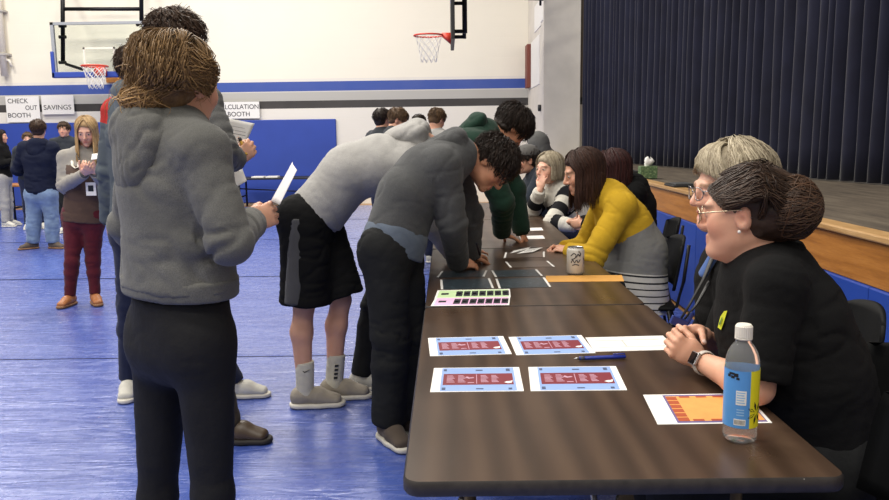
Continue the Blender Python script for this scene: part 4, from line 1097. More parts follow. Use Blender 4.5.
# ---- plain figures farther off, standing
def stander(label, px, Y, zt, f, top, leg, hair, hairfn=hair_short, g='man', tone='light', arms=None, vox=.022, off=.024, topname='jacket', shoes=(s_white, s_sole), group=None, hd=(0, 0, 0), hn=None):
    f = nrm(A((f[0], f[1], 0))); r = np.array([f[1], -f[0], 0]); s = zt / 1.75; b = W(px, Y, 0); b[2] = 0
    q = lambda x, y, z: b + r * x * s + f * y * s + A((0, 0, z * s))
    J = dict(hipR=q(.09, 0, .90), hipL=q(-.09, 0, .90), kneR=q(.1, .02, .49), kneL=q(-.1, .02, .49), shR=q(.175, 0, 1.43), shL=q(-.175, 0, 1.43), elR=q(.24, .0, 1.14), elL=q(-.24, .0, 1.14),
             wrR=q(.17, .2, 1.08), wrL=q(-.17, .2, 1.08), neck=q(0, -.01, 1.48), mid=q(0, 0, 1.15), ankR=q(.11, 0, .085), ankL=q(-.11, 0, .085), toeR=f + r * .3, toeL=f - r * .3)
    if arms: J.update({k: q(*v) for k, v in arms.items()})
    H = Head(q(hd[0], .02 + hd[1], 1.635 + hd[2]), hn[0] if hn else f, hn[1] if hn else (0, 0, 1), s)
    R = person(label, J, H, g, tone, vox=vox, fv=.011, group=group)
    t = garment(R, topname, J, g, top, off=off, hem=.0, vox=vox * .8, amp=.008)
    trousers(R, 'trousers', J, g, leg, off=.012, vox=vox * .8)
    for k in 'LR': shoe(R, J['ank' + k], J['toe' + k], shoes[0], shoes[1], 1.0, vox=.012)
    hairfn(R, H, hair, 140, w=.009); return R, J, H, t
stander('person in dark jacket facing us between the navy hoodie and the long blonde hair', 73, 12, 1.69, (.15, -1), c_dark, c_blackp, h_brown)
stander('person whose face just shows past the far side of the navy hoodie', 36, 12.6, 1.55, (.5, -1), c_dark, c_dkjean, h_mid, tone='fair')
def far_left():
    R, J, H, t = stander('person in black top and pale trousers at the left edge of the picture', 8.0, 13.0, 1.60, (1, .2), c_black, c_light, h_black, lambda R, H, m, n, w: hair_long(R, H, m, n, .22, w=w), 'woman', arms=dict(elR=(.2, .05, 1.15), wrR=(.12, .3, 1.22), elL=(-.2, .05, 1.15), wrL=(-.05, .32, 1.25)))
far_left()

# ---- the one in shorts bent over the table
def man_shorts():
    J = dict(hipR=P(305, 222, 3.96), hipL=P(318, 218, 4.16), kneR=P(304, 306, 3.98), kneL=P(341, 300, 4.12), shR=P(402, 166, 3.98), shL=P(412, 152, 4.27),
             elR=P(434, 224, 4.04), wrR=P(455, 254, 4.16), elL=P(440, 214, 4.30), wrL=P(468, 250, 4.28), neck=P(424, 145, 4.16), mid=P(350, 172, 4.08))
    feet(J, (334, 4.10), (305, 3.97), (1, .06, 0), (1, .1, 0))
    H = Head(P(452, 158, 4.18), (.55, .1, -.83), (.83, 0, .5), 1.0)
    R = person('person bent over in light grey hoodie, black shorts, white socks and grey canvas shoes', J, H, 'man', 'light', leg=1.0, vox=.013, fv=.009)
    t = garment(R, 'hoodie', J, 'man', c_light, off=.03, hem=.04, vox=.010, amp=.006, ring=7, sh=.053); hood(t, J, H, c_light, 1.05, back=(-.35, -.1, .93), vox=.008); cuffs(t, J, 'man', c_light, .024, hem=.045)
    sh = trousers(R, 'shorts', J, 'man', c_black, off=.024, length=.48, vox=.010, amp=.008, top=.06, flare=.022, seat=.02)
    for q in 'R':      # the grey stripe down the side
        a, b = A(J['hip' + q]), A(J['kne' + q]); d = nrm(b - a); S = SDF(); n = nrm((-.15, -1, 0)); e = lerp(a, b, .93)
        S.cap(a + n * .055 - d * .03 + A((-.012, 0, 0)), e + n * .07 + A((-.022, 0, 0)), (.052, .07), (.056, .07), (1, .0, 0), .01, fa=True, fb=True); V, Q = S.mesh(.009)
        mesh_obj('side_stripe', V, Q, M_cloth('grey_stripe_cloth', (78, 78, 80)), sh)
    for q in 'LR':
        a = A(J['ank' + q]); k = A(J['kne' + q]); d = nrm(k - a); S = SDF(); S.cap(a - d * .02, a + d * .17, .046, .049, None, .01, fb=True); V, Q = S.mesh(.007); V = folds(V, Q, [(a, a + d * .2, .04)], .003, 2, 30); so = mesh_obj('sock', V, Q, c_sock, R)
        if q == 'L':
            for i in range(4):
                mb = MB(); c = a + d * (.05 + .022 * i) + A((.012, -.049, 0)); mb.obox(c, ((1, .3, 0), (0, 1, 0), d), (.010, .003, .005)); mb.build('sock_mark', m_black, so)
        else:
            mb = MB(); c = a + d * .125 + A((.012, -.046, 0)); mb.tube([c + A((-.014, 0, .004)), c + A((-.004, -.003, -.003)), c + A((.022, .003, .008))], [.0035, .004, .001], 5); mb.build('sock_mark', m_black, so, True)
        shoe(R, J['ank' + q], J['toe' + q], s_canvas, s_sole, 1.12, high=-.015)
    hair_short(R, H, h_brown, 200, g=.012)
man_shorts()

# ---- the one with glasses writing in the charcoal hoodie
def man_charcoal():
    J = dict(hipR=P(385, 252, 3.52), hipL=P(400, 244, 3.72), kneR=P(390, 338, 3.50), kneL=P(410, 336, 3.62), shR=P(443, 164, 3.58), shL=P(450, 156, 3.92),
             elR=P(452, 222, 3.62), wrR=P(458, 263, 3.86), elL=P(470, 215, 4.0), wrL=P(470, 257, 4.06), neck=P(463, 153, 3.76), mid=P(408, 196, 3.66))
    feet(J, (405, 3.58), (388, 3.50), (.8, -.35, 0), (.45, -.75, 0))
    H = Head(P(492, 164, 3.80), (.50, -.22, -.84), (.84, .05, .54), 1.03)
    R = person('person leaning on the table in charcoal hoodie and glasses, writing with a pen', J, H, 'man', 'tan', vox=.011, fv=.0055,
               hands=dict(R=dict(d=(.82, .5, -.12), n=(-.25, .35, -.9), curl=(.5, .55, .4), thumb=(.8, .55, .3)), L=dict(d=(.5, .8, -.05), n=(0, 0, -1), curl=(.4, .5, .3))))
    t = garment(R, 'hoodie', J, 'man', c_char, off=.027, hem=.02, vox=.008, amp=.0055, ring=7, sh=.052); hood(t, J, H, c_char, .95, back=(-.75, -.1, .55), vox=.007)
    cuffs(t, J, 'man', c_char, .026, hem=.022)
    S = SDF(); Hh, M_, Sh = spine(J); u = nrm(M_ - Hh); S.cap(Hh - u * .03, Hh + u * .05, (.196, .15), (.192, .148), nrm(J['hipR'] - J['hipL']), .01, fa=True); V, Q = S.mesh(.009); V = folds(V, Q, [(Hh, M_, .1)], .006, 3); mesh_obj('shirt', V, Q, c_shirt if False else M_cloth('blue_grey_jersey', (92, 102, 116)), R)
    trousers(R, 'trousers', J, 'man', c_blackp, off=.018, vox=.010, amp=.006, top=.05, an=.058, kn=.068, seat=-.012)
    for q in 'LR': shoe(R, J['ank' + q], J['toe' + q], s_taupe, s_sole, 1.05)
    hair_short(R, H, h_dark, 420, L=.5, lift=.012, g=.016, w=.006, fringe=.03, mess=.007); glasses(R, H, m_frame, wire=.0026, rr=.024)
    return J
JC = man_charcoal()

# ---- the one in dark green
def man_green():
    J = dict(hipR=P(404, 220, 4.44), hipL=P(416, 216, 4.64), kneR=P(374, 306, 4.30), kneL=P(400, 302, 4.60), shR=P(478, 146, 4.64), shL=P(486, 138, 4.98),
             elR=P(502, 202, 4.66), wrR=P(502, 233, 4.86), elL=P(514, 190, 4.98), wrL=P(522, 233, 4.98), neck=P(486, 131, 4.82), mid=P(438, 172, 4.66))
    feet(J, (398, 4.55), (361, 4.25), (1, .1, 0), (1, .0, 0))
    H = Head(P(512, 127, 4.84), (.52, .30, -.80), (.78, .20, .58), 1.06)
    R = person('person bent forward in dark green hoodie with both hands flat on a sheet', J, H, 'man', 'tan', vox=.014, fv=.0065,
               hands=dict(R=dict(d=(.75, .25, -.35), n=(-.3, 0, -.95), curl=(.15, .2, .15), spread=.2), L=dict(d=(.35, -.15, -.7), n=(-.7, 0, -.6), curl=(.15, .2, .2), spread=.2)))
    t = garment(R, 'hoodie', J, 'man', c_green, off=.03, hem=.03, vox=.011, amp=.007, ring=8); hood(t, J, H, c_green, .95, back=(-.75, -.1, .55), vox=.009); cuffs(t, J, 'man', c_green, .022)
    trousers(R, 'trousers', J, 'man', c_blackp, off=.012, vox=.013, an=.048, kn=.056)
    for q in 'LR': shoe(R, J['ank' + q], J['toe' + q], s_white, s_sole, 1.0)
    hair_short(R, H, h_black, 360, L=.55, lift=.010, g=.018, w=.006)
man_green()

# ---- heads beyond the bent backs
c_plaid = M_banded('dark_check_cloth', [(0, lin((44, 42, 48))), (.12, lin((92, 84, 88))), (.2, lin((40, 38, 44))), (.45, lin((90, 60, 60))), (.52, lin((48, 46, 54))), (.75, lin((100, 96, 98))), (.82, lin((40, 40, 48)))])
def plaid_man():
    R, J, H, t = stander('person with short brown hair in a dark check jacket beyond the light grey back', 397, 8.4, 1.72, (.9, .35), c_dark, c_dkjean, h_mid, hd=(0, .03, -.02), hn=((.8, .1, -.35), (.3, 0, 1)))
plaid_man()
stander('person with dark hair behind the person in the check jacket', 385, 9.0, 1.72, (.7, .7), c_dark, c_dkjean, h_dark)
stander('person whose light brown head shows just past the light grey hood', 438, 8.6, 1.70, (.6, .8), c_light, c_dkjean, h_mid, hn=((.5, .7, -.4), (.2, .2, 1)))
stander('person whose near-black hair tops the light grey hood by a sliver', 421, 9.6, 1.66, (.3, .9), c_dark, c_dkjean, h_black)

# ------------------------------------------------------------------ people seated behind the tables, facing left
m_shell = M_plain('black_chair_shell', (11, 12, 13), .65, bump=.1, spec=.2)
def chair(loc, f, label, proto=[None]):
    f = nrm(A((f[0], f[1], 0))); ang = math.atan2(f[1], f[0]) - math.pi / 2
    if proto[0] is None:
        r = empty('stacking_chair', (0, 0, 0)); proto[0] = r
        S = SDF(); S.cap((-.0, -.17, .445), (0, .17, .45), (.205, .03), (.21, .028), (1, 0, 0), .02); S.plane((0, 0, .432), (0, 0, -1)); V, Q = S.mesh(.014); mesh_obj('seat', V, Q, m_shell, r)
        VV = []; QQ = []; n = 13; rows = 9
        for k in range(rows):
            z = .55 + .285 * k / (rows - 1); w_ = .205 - .035 * max(0, (k - 5) / 3) ** 2
            for j in range(n): x = -1 + 2 * j / (n - 1); VV.append((x * w_, -.215 - .05 * (k / 8) + .045 * x * x, z - (.035 * x * x if k == rows - 1 else 0)))
        for k in range(rows - 1):
            for j in range(n - 1): QQ.append((k * n + j, k * n + j + 1, (k + 1) * n + j + 1, (k + 1) * n + j))
        b = mesh_obj('backrest', np.array(VV), np.array(QQ), m_shell, r); sd = b.modifiers.new('thickness', 'SOLIDIFY'); sd.thickness = .014
        for sx in (-1, 1):
            mb = MB(); mb.tube([(sx * .2, .17, .44), (sx * .22, .21, .012)], .011, 8); mb.build('leg', m_blackmetal, r, True)
            mb = MB(); mb.tube([(sx * .2, -.14, .44), (sx * .22, -.23, .012)], .011, 8); mb.build('leg', m_blackmetal, r, True)
            mb = MB(); mb.tube([(sx * .185, -.1, .44), (sx * .185, -.19, .46), (sx * .18, -.225, .6), (sx * .17, -.25, .8)], .010, 8); mb.build('back_post', m_blackmetal, r, True)
        o = r
    else:
        o = proto[0].copy(); COL.objects.link(o)
        for ch in proto[0].children:
            c = ch.copy(); COL.objects.link(c); c.parent = o
    o.location = (loc[0], loc[1], .004); o.rotation_euler = (0, 0, ang); tag(o, label, 'chair', 'black chairs behind the tables'); return o
def sit_frame(hip, f):
    f = nrm(A((f[0], f[1], 0))); r = np.array([f[1], -f[0], 0]); b = A((hip[0], hip[1], 0))
    return f, r, lambda x, y, z: b + r * x + f * y + A((0, 0, z))
def sit_legs(J, q, f):
    J.update(hipR=q(.1, 0, .56), hipL=q(-.1, 0, .56), kneR=q(.12, .42, .54), kneL=q(-.12, .42, .54), ankR=q(.12, .40, .085), ankL=q(-.12, .40, .085), toeR=f, toeL=f); return J

# ---- woman in the black polo at the near table
def woman_polo():
    hp = P(822, 455, 2.05); f, r, q = sit_frame(hp, (-1, .06)); J = sit_legs({}, q, f)
    J.update(shL=P(776, 284, 1.90), shR=P(755, 271, 2.24), elL=P(757, 388, 1.86), wrL=P(700, 361, 2.10), elR=P(718, 352, 2.44), wrR=P(702, 336, 2.265), neck=P(768, 262, 2.07), mid=P(796, 370, 2.06))
    H = Head(P(744, 212, 2.06), (-.875, .48, -.06), (.02, 0, 1), 1.0)
    g = dict(hip=(.20, .165), waist=(.185, .155), chest=(.175, .145), neck=.056, arm=1.0, leg=1.08)
    S_ = .93
    hands = dict(L=dict(d=(-.62, .12, .40), n=(.22, .95, .02), curls=((.9, 1.0, .5), (.95, 1.0, .5), (1.0, 1.0, .5), (1.0, 1.0, .5)), thumb=(.75, .35, .6), s=.95),
                 R=dict(d=(-.80, -.42, .10), n=(.42, -.80, -.28), curls=((.75, .8, .35), (.8, .85, .35), (.85, .85, .35), (.9, .85, .35)), spread=.16, thumb=(.7, .25, .75), s=.97))
    R = person('person seated in black polo shirt and glasses, dark hair in large bun, hands clasped', J, H, g, 'light', brow=(60, 44, 36), lips=(176, 104, 98), vox=.010, fv=.0038, hands=hands, full=1.0, nails=(228, 206, 200), loc=(hp[0], hp[1], .006))
    def ex(S):
        N = J['neck']
        S.cap(N + A((.0, 0, -.03)), H.w(-.035, 0, -.112), .082, .068, None, .02)
    t = garment(R, 'polo_shirt', J, g, c_black, off=.016, hem=-.02, sleeve=.46, vox=.008, amp=.007, sh=.062)
    # collar: two turned-down leaves
    S = SDF(); N = J['neck']; pts = []
    for i in range(11):
        a = -2.6 + 5.2 * i / 10; pts.append(lerp(N, H.w(-.03, 0, -.1), .25) + (f * -math.cos(a) * .078 + r * math.sin(a) * .074) + A((0, 0, .012 + .016 * math.cos(a))))
    for i in range(10): S.cap(pts[i], pts[i + 1], (.012, .026), (.012, .026), None, .012) if False else S.cap(pts[i], pts[i + 1], .021, .021, None, .012)
    V, Q = S.mesh(.006); mesh_obj('collar', V, Q, c_black, t)
    # small yellow-green embroidered mark
    S0 = P(719, 320, 1.99)
    trousers(R, 'trousers', J, g, c_blackp, off=.016, vox=.014)
    for k in 'LR': shoe(R, J['ank' + k], J['toe' + k], s_taupe, s_dsole, .98, vox=.012)
    glasses(R, H, m_wire, wire=.0019, rr=.025)
    # hair drawn back over a full roll into a big bun
    B = SDF(); ax = H.ax; cap_hair(B, H, .006, -.07); bun = np.array([-.112, .0, .008])
    B.ell(H.w(*bun), ax, (.070, .076, .078), .04); B.ell(H.w(-.07, 0, .02), ax, (.06, .07, .075), .04); paths = []
    for i in range(2300):
        al = RNG.uniform(.8, 2.2) * (1 if i % 2 else -1) if i % 3 else RNG.uniform(-.9, .9); th = RNG.uniform(.35, 1.75) if i % 3 else RNG.uniform(.35, .78)
        a = on_scalp(sdir(al, th), .012)
        if i % 5: al = RNG.uniform(-2.0, 2.0); a = on_scalp(sdir(al, hair_edge(al) - RNG.uniform(-.02, .1)), .013)
        if hairline(a) > .004 or a[2] < -.075 or (abs(a[1]) > .05 and -.04 < a[0] < .035 and a[2] < .03): continue
        e = bun + nrm(RNG.normal(0, 1, 3) * A((.6, 1, 1))) * A((.06, .076, .080))
        md = on_scalp(sdir(math.copysign(max(abs(al), 2.0), al), .75 + .75 * random.random()), .030 + .012 * random.random()); paths.append((curve_pts([a, lerp(a, md, .5) + nrm(lerp(a, md, .5) - A((-.015, 0, .034))) * .014, md, e], 9), dict(v=(.05, .45))))
    for i in range(900):
        u = nrm(A((.25, RNG.normal(0, 1), RNG.normal(0, .6)))); v = nrm(np.cross(u, A((.1, RNG.normal(0, .5), 1)))); a0 = RNG.uniform(0, 6); sc = RNG.uniform(.93, 1.05)
        paths.append(([bun + (u * math.cos(a0 + k * .3) + v * math.sin(a0 + k * .3)) * A((.076, .082, .084)) * sc for k in range(8)], dict(v=(.1, .9), w=.0026)))
    strands(R, 'hair', H, paths, M_hair('dark_chestnut_hair', (34, 25, 20), (92, 66, 48)), .0019, base=B, vb=.2)
    # ear stud
    mb = MB(); c = H.w(.0, -.086, -.044); mb.lathe([(0, -.005), (.0035, -.003), (.0045, 0), (.0035, .003), (0, .005)], c, 10); mb.build('earring', m_paper, R, True)
    # watch
    wr, el = A(J['wrL']), A(J['elL']); d = nrm(wr - el); c = wr - d * .022; x = nrm(np.cross(d, (0, 0, 1))); y = np.cross(x, d); mb = MB(); wt = empty('watch', c); wt.parent = R; wt.location = tuple(c - A(R.location))
    ring = [c + x * math.cos(a) * .0325 + y * math.sin(a) * .0325 for a in np.linspace(0, 6.283, 25)[:-1]]
    mb.tube(ring, .0028, 8, closed=True, flat=3.4, up=d); mb.v = [tuple(A(p)) for p in mb.v]
    st2 = mb.build('strap', M_plain('white_watch_strap', (206, 198, 190), .5), wt, True)
    face = nrm(CC - c); face = nrm(face - d * face.dot(d)); mb = MB(); mb.obox(c + face * .036, (d, np.cross(face, d), face), (.016, .019, .005)); cs = mb.build('watch_case', m_chrome, wt, bevel=.004)
    mb = MB(); mb.obox(c + face * .0415, (d, np.cross(face, d), face), (.013, .016, .0012)); mb.build('watch_face', M_plain('watch_glass', (14, 14, 18), .1), wt)
    return R, J, t, q, f, r
PR, PJ, PT, pq, pf, prr = woman_polo()

# ---- older woman with glasses beyond her
def woman_ash():
    hp = W(788, 2.62, .53); f, r, q = sit_frame(hp, (-1, .1)); J = sit_legs({}, q, f)
    J.update(shL=P(738, 280, 2.42), shR=P(722, 270, 2.72), elL=P(730, 352, 2.40), wrL=P(700, 352, 2.62), elR=P(706, 344, 2.86), wrR=P(690, 344, 2.80), neck=P(736, 258, 2.57), mid=P(748, 330, 2.58))
    H = Head(P(729, 189, 2.56), (-.96, -.06, -.06), (.04, .0, 1), 1.08)
    R = person('person seated with short ash-blonde hair and glasses, mouth open, in black with a lanyard', J, H, 'woman', 'fair', brow=(150, 120, 96), lips=(178, 84, 84), vox=.012, fv=.0045, mouth=.007, full=.6, loc=(hp[0], hp[1], .006))
    t = garment(R, 'top', J, 'woman', c_black, off=.024, hem=-.03, vox=.010, amp=.007); cuffs(t, J, 'woman', c_black, .02)
    trousers(R, 'trousers', J, 'woman', c_dkjean, off=.012, vox=.016)
    for k in 'LR': shoe(R, J['ank' + k], J['toe' + k], s_taupe, s_dsole, .95, vox=.012)
    B = SDF(); ax = H.ax; cap_hair(B, H, .020, -.065); B.ell(H.w(-.045, 0, .03), ax, (.09, .088, .09), .04); paths = []
    for i in range(1300):
        al = RNG.uniform(1.05, math.pi) * (1 if i % 2 else -1); th0 = RNG.uniform(.05, 1.0); g0 = .03 + .012 * random.random()
        pts = [on_scalp(sdir(al + math.copysign(.15 * k / 6, al) * (abs(al) < 2), th0 + (1.75 - th0) * k / 6), g0 - .012 * max(0, k - 4) / 2) + jit(.002) for k in range(7)]
        e = pts[-1]; pts += [e + A((-e[0] * .08, -e[1] * .12, -.02)) + jit(.004), e + A((-e[0] * .2, -e[1] * .3, -.04)) + jit(.006)]; paths.append((pts, dict(v=(.1, .95))))
    for i in range(620):     # full fringe brushed forward and down over the brow
        al = RNG.uniform(-1.15, 1.15); pts = [on_scalp(sdir(al * (.5 + .5 * k / 6), .15 + (1.0 + .35 * abs(al) + .1 * random.random()) * k / 6), .022 + .014 * math.sin(math.pi * min(1, k / 5)) + .004 * random.random()) for k in range(7)]
        paths.append((pts, dict(v=(.25, 1.0))))
    strands(R, 'hair', H, paths, h_ash, .0026, base=B, vb=.45); glasses(R, H, M_plain('steel_wire', (150, 146, 150), .3, .8), wire=.0016, rr=.024)
    # lanyard with a blue clip hanging out over the table edge
    mb = MB(); z = .0
    mb.tube([P(726, 250, 2.5), P(712, 258, 2.44), P(703, 280, 2.42), P(690, 304, 2.42), P(680, 320, 2.42)], .008, 6, flat=.4); mb.tube([P(722, 262, 2.6), P(708, 284, 2.46), P(697, 304, 2.43), P(683, 321, 2.43)], .007, 6, flat=.4); l = mb.build('lanyard', m_black, R, True)
    mb = MB(); mb.obox(P(679, 322, 2.42), ((1, 0, -.4), (0, 1, 0), (.4, 0, 1)), (.028, .008, .014)); mb.obox(P(690, 318, 2.42), ((.5, 0, 1), (0, 1, 0), (1, 0, -.5)), (.02, .006, .006)); mb.build('clip', M_plain('blue_plastic', (34, 52, 120), .4), l, bevel=.003)
    S = SDF(); S.cap(P(716, 252, 2.46), P(703, 274, 2.47), (.012, .022), (.012, .024), (1, 0, .5), .01); V, Q = S.mesh(.006); mesh_obj('denim_collar', V, Q, M_cloth('blue_denim', (70, 96, 150)), R)  # edge of a blue denim shirt collar beside the lanyard
woman_ash()

# ---- woman in the yellow, grey and striped top
def woman_yellow():
    hp = W(633, 4.42, .53); f, r, q = sit_frame(hp, (-1, .05)); J = sit_legs({}, q, f)
    J.update(shL=P(622, 207, 4.28), shR=P(606, 202, 4.60), elL=P(592, 258, 4.20), wrL=P(570, 251, 4.42), elR=P(584, 248, 4.68), wrR=P(564, 249, 4.56), neck=P(604, 193, 4.44), mid=P(636, 252, 4.43))
    H = Head(P(583, 172, 4.42), (-.97, -.05, -.26), (-.18, 0, 1), 1.02)
    hands = dict(L=dict(d=(-.55, .45, .1), n=(-.2, .5, -.8), curl=(.7, .8, .5)), R=dict(d=(-.75, -.2, .1), n=(-.1, -.6, -.75), curl=(.7, .8, .5)))
    R = person('person seated in yellow-shouldered top with grey and striped lower half, long brown hair', J, H, 'woman', 'light', lips=(180, 104, 96), vox=.012, fv=.006, hands=hands, loc=(hp[0], hp[1], .006))
    ye, gr, wh, bk = lin((196, 158, 40)), lin((128, 128, 124)), lin((196, 194, 186)), lin((36, 36, 40))
    def band(u, bi, nb, V): return np.where(bi < nb, np.clip(u / .62, 0, .93), .97)
    stops = [(0, wh)]
    for k in range(6): stops += [(.045 + k * .058, bk), (.045 + k * .058 + .013, wh)]
    stops += [(.36, gr), (.745, ye)]
    t = garment(R, 'top', J, dict(BUILD['woman'], hip=(.195, .18), waist=(.155, .13)), M_banded('yellow_grey_striped_jersey', stops), off=.036, hem=-.15, vox=.008, amp=.005, band=band)
    trousers(R, 'trousers', J, 'woman', c_blackp, off=.012, vox=.016)
    for k in 'LR': shoe(R, J['ank' + k], J['toe' + k], s_taupe, s_dsole, .95, vox=.012)
    hair_long(R, H, h_auburn, 330, .22, face=.95, g=.016, w=.007, wave=.006, spread=.004, fwd=.3, curl=-.0)
woman_yellow()

def sitter(label, px, Y, f, top, leg, H, g='woman', tone='light', topname='top', arms=None, vox=.016, band=None, lips=(180, 108, 100), lean=0.06, off=.022, zs=1.0, hands=None):
    hp = W(px, Y, .53); f, r, q = sit_frame(hp, f); J = sit_legs({}, q, f); ff = f
    k = .17 if g == 'man' else .155
    J.update(shL=q(-k, lean, 1.02 * zs), shR=q(k, lean, 1.02 * zs), elL=q(-k - .05, .14 + lean, .80), elR=q(k + .05, .14 + lean, .80), wrL=q(-.08, .34 + lean, .80), wrR=q(.08, .34 + lean, .80), neck=q(0, lean - .01, 1.07 * zs), mid=q(0, lean * .4, .8))
    if arms: J.update(arms)
    R = person(label, J, H, g, tone, vox=vox, fv=.0085, lips=lips, loc=(hp[0], hp[1], .006), hands=hands)
    t = garment(R, topname, J, g, top, off=off, hem=-.04, vox=vox * .7, amp=.006, band=band)
    trousers(R, 'trousers', J, g, leg, off=.012, vox=.018)
    for s in 'LR': shoe(R, J['ank' + s], J['toe' + s], s_taupe, s_dsole, .97, vox=.013)
    return R, J, t, hp
H_ = Head(P(612, 170, 5.3), (-.9, .4, -.2), (0, 0, 1), 1.04)
R_, J_, t_, hp14 = sitter('person with dark red hair seated just past the woman in the yellow top', 640, 5.35, (-1, .1), c_black, c_blackp, H_)
hair_long(R_, H_, h_red, 220, .22, g=.020, w=.009)
# striped sweater, chin on hand
H_ = Head(P(549, 169, 6.42), (-.80, -.58, .02), (.06, 0, 1), 1.06)
sw = M_banded('black_white_striped_knit', [(0, lin((24, 24, 30))), (.10, lin((202, 198, 188))), (.22, lin((26, 26, 30))), (.36, lin((206, 202, 192))), (.52, lin((26, 26, 30))), (.66, lin((210, 206, 196))), (.86, lin((28, 28, 32)))])
R_, J_, t_, hp12 = sitter('person in wide black and white striped sweater resting her cheek on one hand', 590, 6.5, (-1, -.25), sw, c_dkjean, H_, tone='fair', off=.034,
    arms=dict(shL=P(568, 196, 6.34), shR=P(548, 192, 6.62), elL=P(552, 222, 6.15), wrL=P(575, 226, 6.0), elR=P(532, 212, 6.55), wrR=P(540, 190, 6.34), neck=P(556, 186, 6.5), mid=P(574, 212, 6.48)),
    band=lambda u, bi, nb, V: np.clip(u / .62, 0, 1), hands=dict(R=dict(d=(.2, -.1, 1), n=(.5, .6, 0), curl=(.25, .3, .3))))
hair_long(R_, H_, h_ash, 240, .10, face=1.0, g=.020, w=.008, spread=.004, curl=.02)
# man in the grey cap
H_ = Head(P(526.5, 160, 7.3), (-.96, -.2, -.12), (0, 0, 1), 1.05)
R_, J_, t_, hp11 = sitter('person in grey cap and dark jacket seated past the striped sweater', 545, 7.35, (-1, -.1), M_cloth('blue_black_jacket', (38, 44, 54)), c_dkjean, H_, g='man', topname='jacket', off=.035)
hair_short(R_, H_, h_dark, 120, w=.009)
def cap_hat(R, H, m, brim=True):
    S = SDF(); s = H.s; S.ell(H.w(-.01, 0, .048), H.ax, (.116 * s, .096 * s, .092 * s), .01); S.plane(H.w(0, 0, .042), -H.u + H.f * .12, .008); V, Q = S.mesh(.008); c = mesh_obj('cap', V, Q, m, R)
    if brim:
        S = SDF(); S.cap(H.w(.06, 0, .048), H.w(.155, 0, .038), (.075 * s, .007), (.06 * s, .006), H.r, .006); V, Q = S.mesh(.006); mesh_obj('brim', V, Q, m, c)
    return c
cap_hat(R_, H_, M_cloth('grey_cap_cloth', (92, 90, 88)))
# hooded figure past him
H_ = Head(P(537, 146, 8.3), (-.9, .3, -.15), (0, 0, 1), 1.05)
R_, J_, t_, hpx = sitter('person with a grey hood pulled up just past the grey cap', 552, 8.35, (-1, .1), c_hood2, c_dkjean, H_, g='man', topname='hoodie', zs=1.06)
S_ = SDF(); S_.ell(H_.w(-.015, 0, .02), H_.ax, (.125, .108, .135), .02); S_.cap(H_.w(-.03, 0, -.06), A(J_['neck']) + A((0, 0, .02)), .105, .11, None, .03); S_.ell(H_.w(.11, 0, -.02), H_.ax, (.075, .072, .10), .02, '-')
V_, Q_ = S_.mesh(.010); V_ = folds(V_, Q_, [(H_.w(0, 0, .1), H_.w(0, 0, -.1), .1)], .006); mesh_obj('hood', V_, Q_, c_hood2, t_)
hair_short(R_, H_, h_dark, 60, w=.008, g=.004)
# chairs
hp16 = P(818, 455, 2.05); hp15 = W(792, 2.62, .56); hp13 = W(636, 4.42, .56)
chair((hp16[0] - .0, hp16[1]), (-1, .06), 'black chair under the woman in the black polo shirt')
chair((hp15[0], hp15[1]), (-1, .1), 'black chair under the woman with short ash-blonde hair')
chair((hp13[0], hp13[1]), (-1, .05), 'black chair under the woman in the yellow-shouldered top')
chair((hp14[0], hp14[1]), (-1, .1), 'black chair under the woman with dark red hair'); chair((hp12[0], hp12[1]), (-1, -.25), 'black chair under the woman in the striped sweater')
chair((hp11[0], hp11[1]), (-1, -.1), 'black chair under the man in the grey cap'); chair((hpx[0], hpx[1]), (-1, .1), 'black chair under the figure with the grey hood up')
# ------------------------------------------------------------------ things on the tables
from mathutils.bvhtree import BVHTree
def sheet(name, label, cs, mats, rects=(), cat='paper', group=None, z=TZ, thick=.0012, polys=()):
    """a flat sheet; cs = four photo corners (near-left, near-right, far-right, far-left) on the table; rects = (u0,v0,u1,v1,material)"""
    p = [Zp(x, y, z + thick) for x, y in cs]; c = sum(p) / 4
    # square the sheet up on its own centre
    ex = nrm((p[1] - p[0]) + (p[2] - p[3])); ey = nrm(np.cross((0, 0, 1), ex)); w = (np.linalg.norm(p[1] - p[0]) + np.linalg.norm(p[2] - p[3])) / 2; h = abs(((p[3] + p[2]) - (p[0] + p[1])).dot(ey)) / 2
    sh = ((p[3] + p[2]) - (p[0] + p[1])).dot(ex) / 2
    q = lambda u, v, dz=0: c + ex * ((u - .5) * w + (v - .5) * sh) + ey * (v - .5) * h + A((0, 0, dz))
    mb = MB(); a = [q(0, 0), q(1, 0), q(1, 1), q(0, 1)]; b = [x - A((0, 0, thick * .8)) for x in a]
    mb.add(a + b, [(0, 1, 2, 3), (7, 6, 5, 4), (0, 4, 5, 1), (1, 5, 6, 2), (2, 6, 7, 3), (3, 7, 4, 0)])
    for i, (u0, v0, u1, v1, m) in enumerate(rects):
        dz = .0002 + .0002 * min(i, 2); mb.add([q(u0, v0, dz), q(u1, v0, dz), q(u1, v1, dz), q(u0, v1, dz)], [(0, 1, 2, 3)], m)
    for pts, m in polys: mb.add([q(u, v, .0009) for u, v in pts], [tuple(range(len(pts)))], m)
    o = mb.build(name, mats, loc=c); tag(o, label, cat, group); return o
m_pblue = M_plain('print_blue', (138, 166, 218), .6, var=.03); m_pred = M_plain('print_maroon', (120, 34, 46), .6, var=.05); m_ptxt = M_plain('print_pale', (190, 150, 170), .7); m_pdk = M_plain('print_slate', (70, 84, 116), .7)
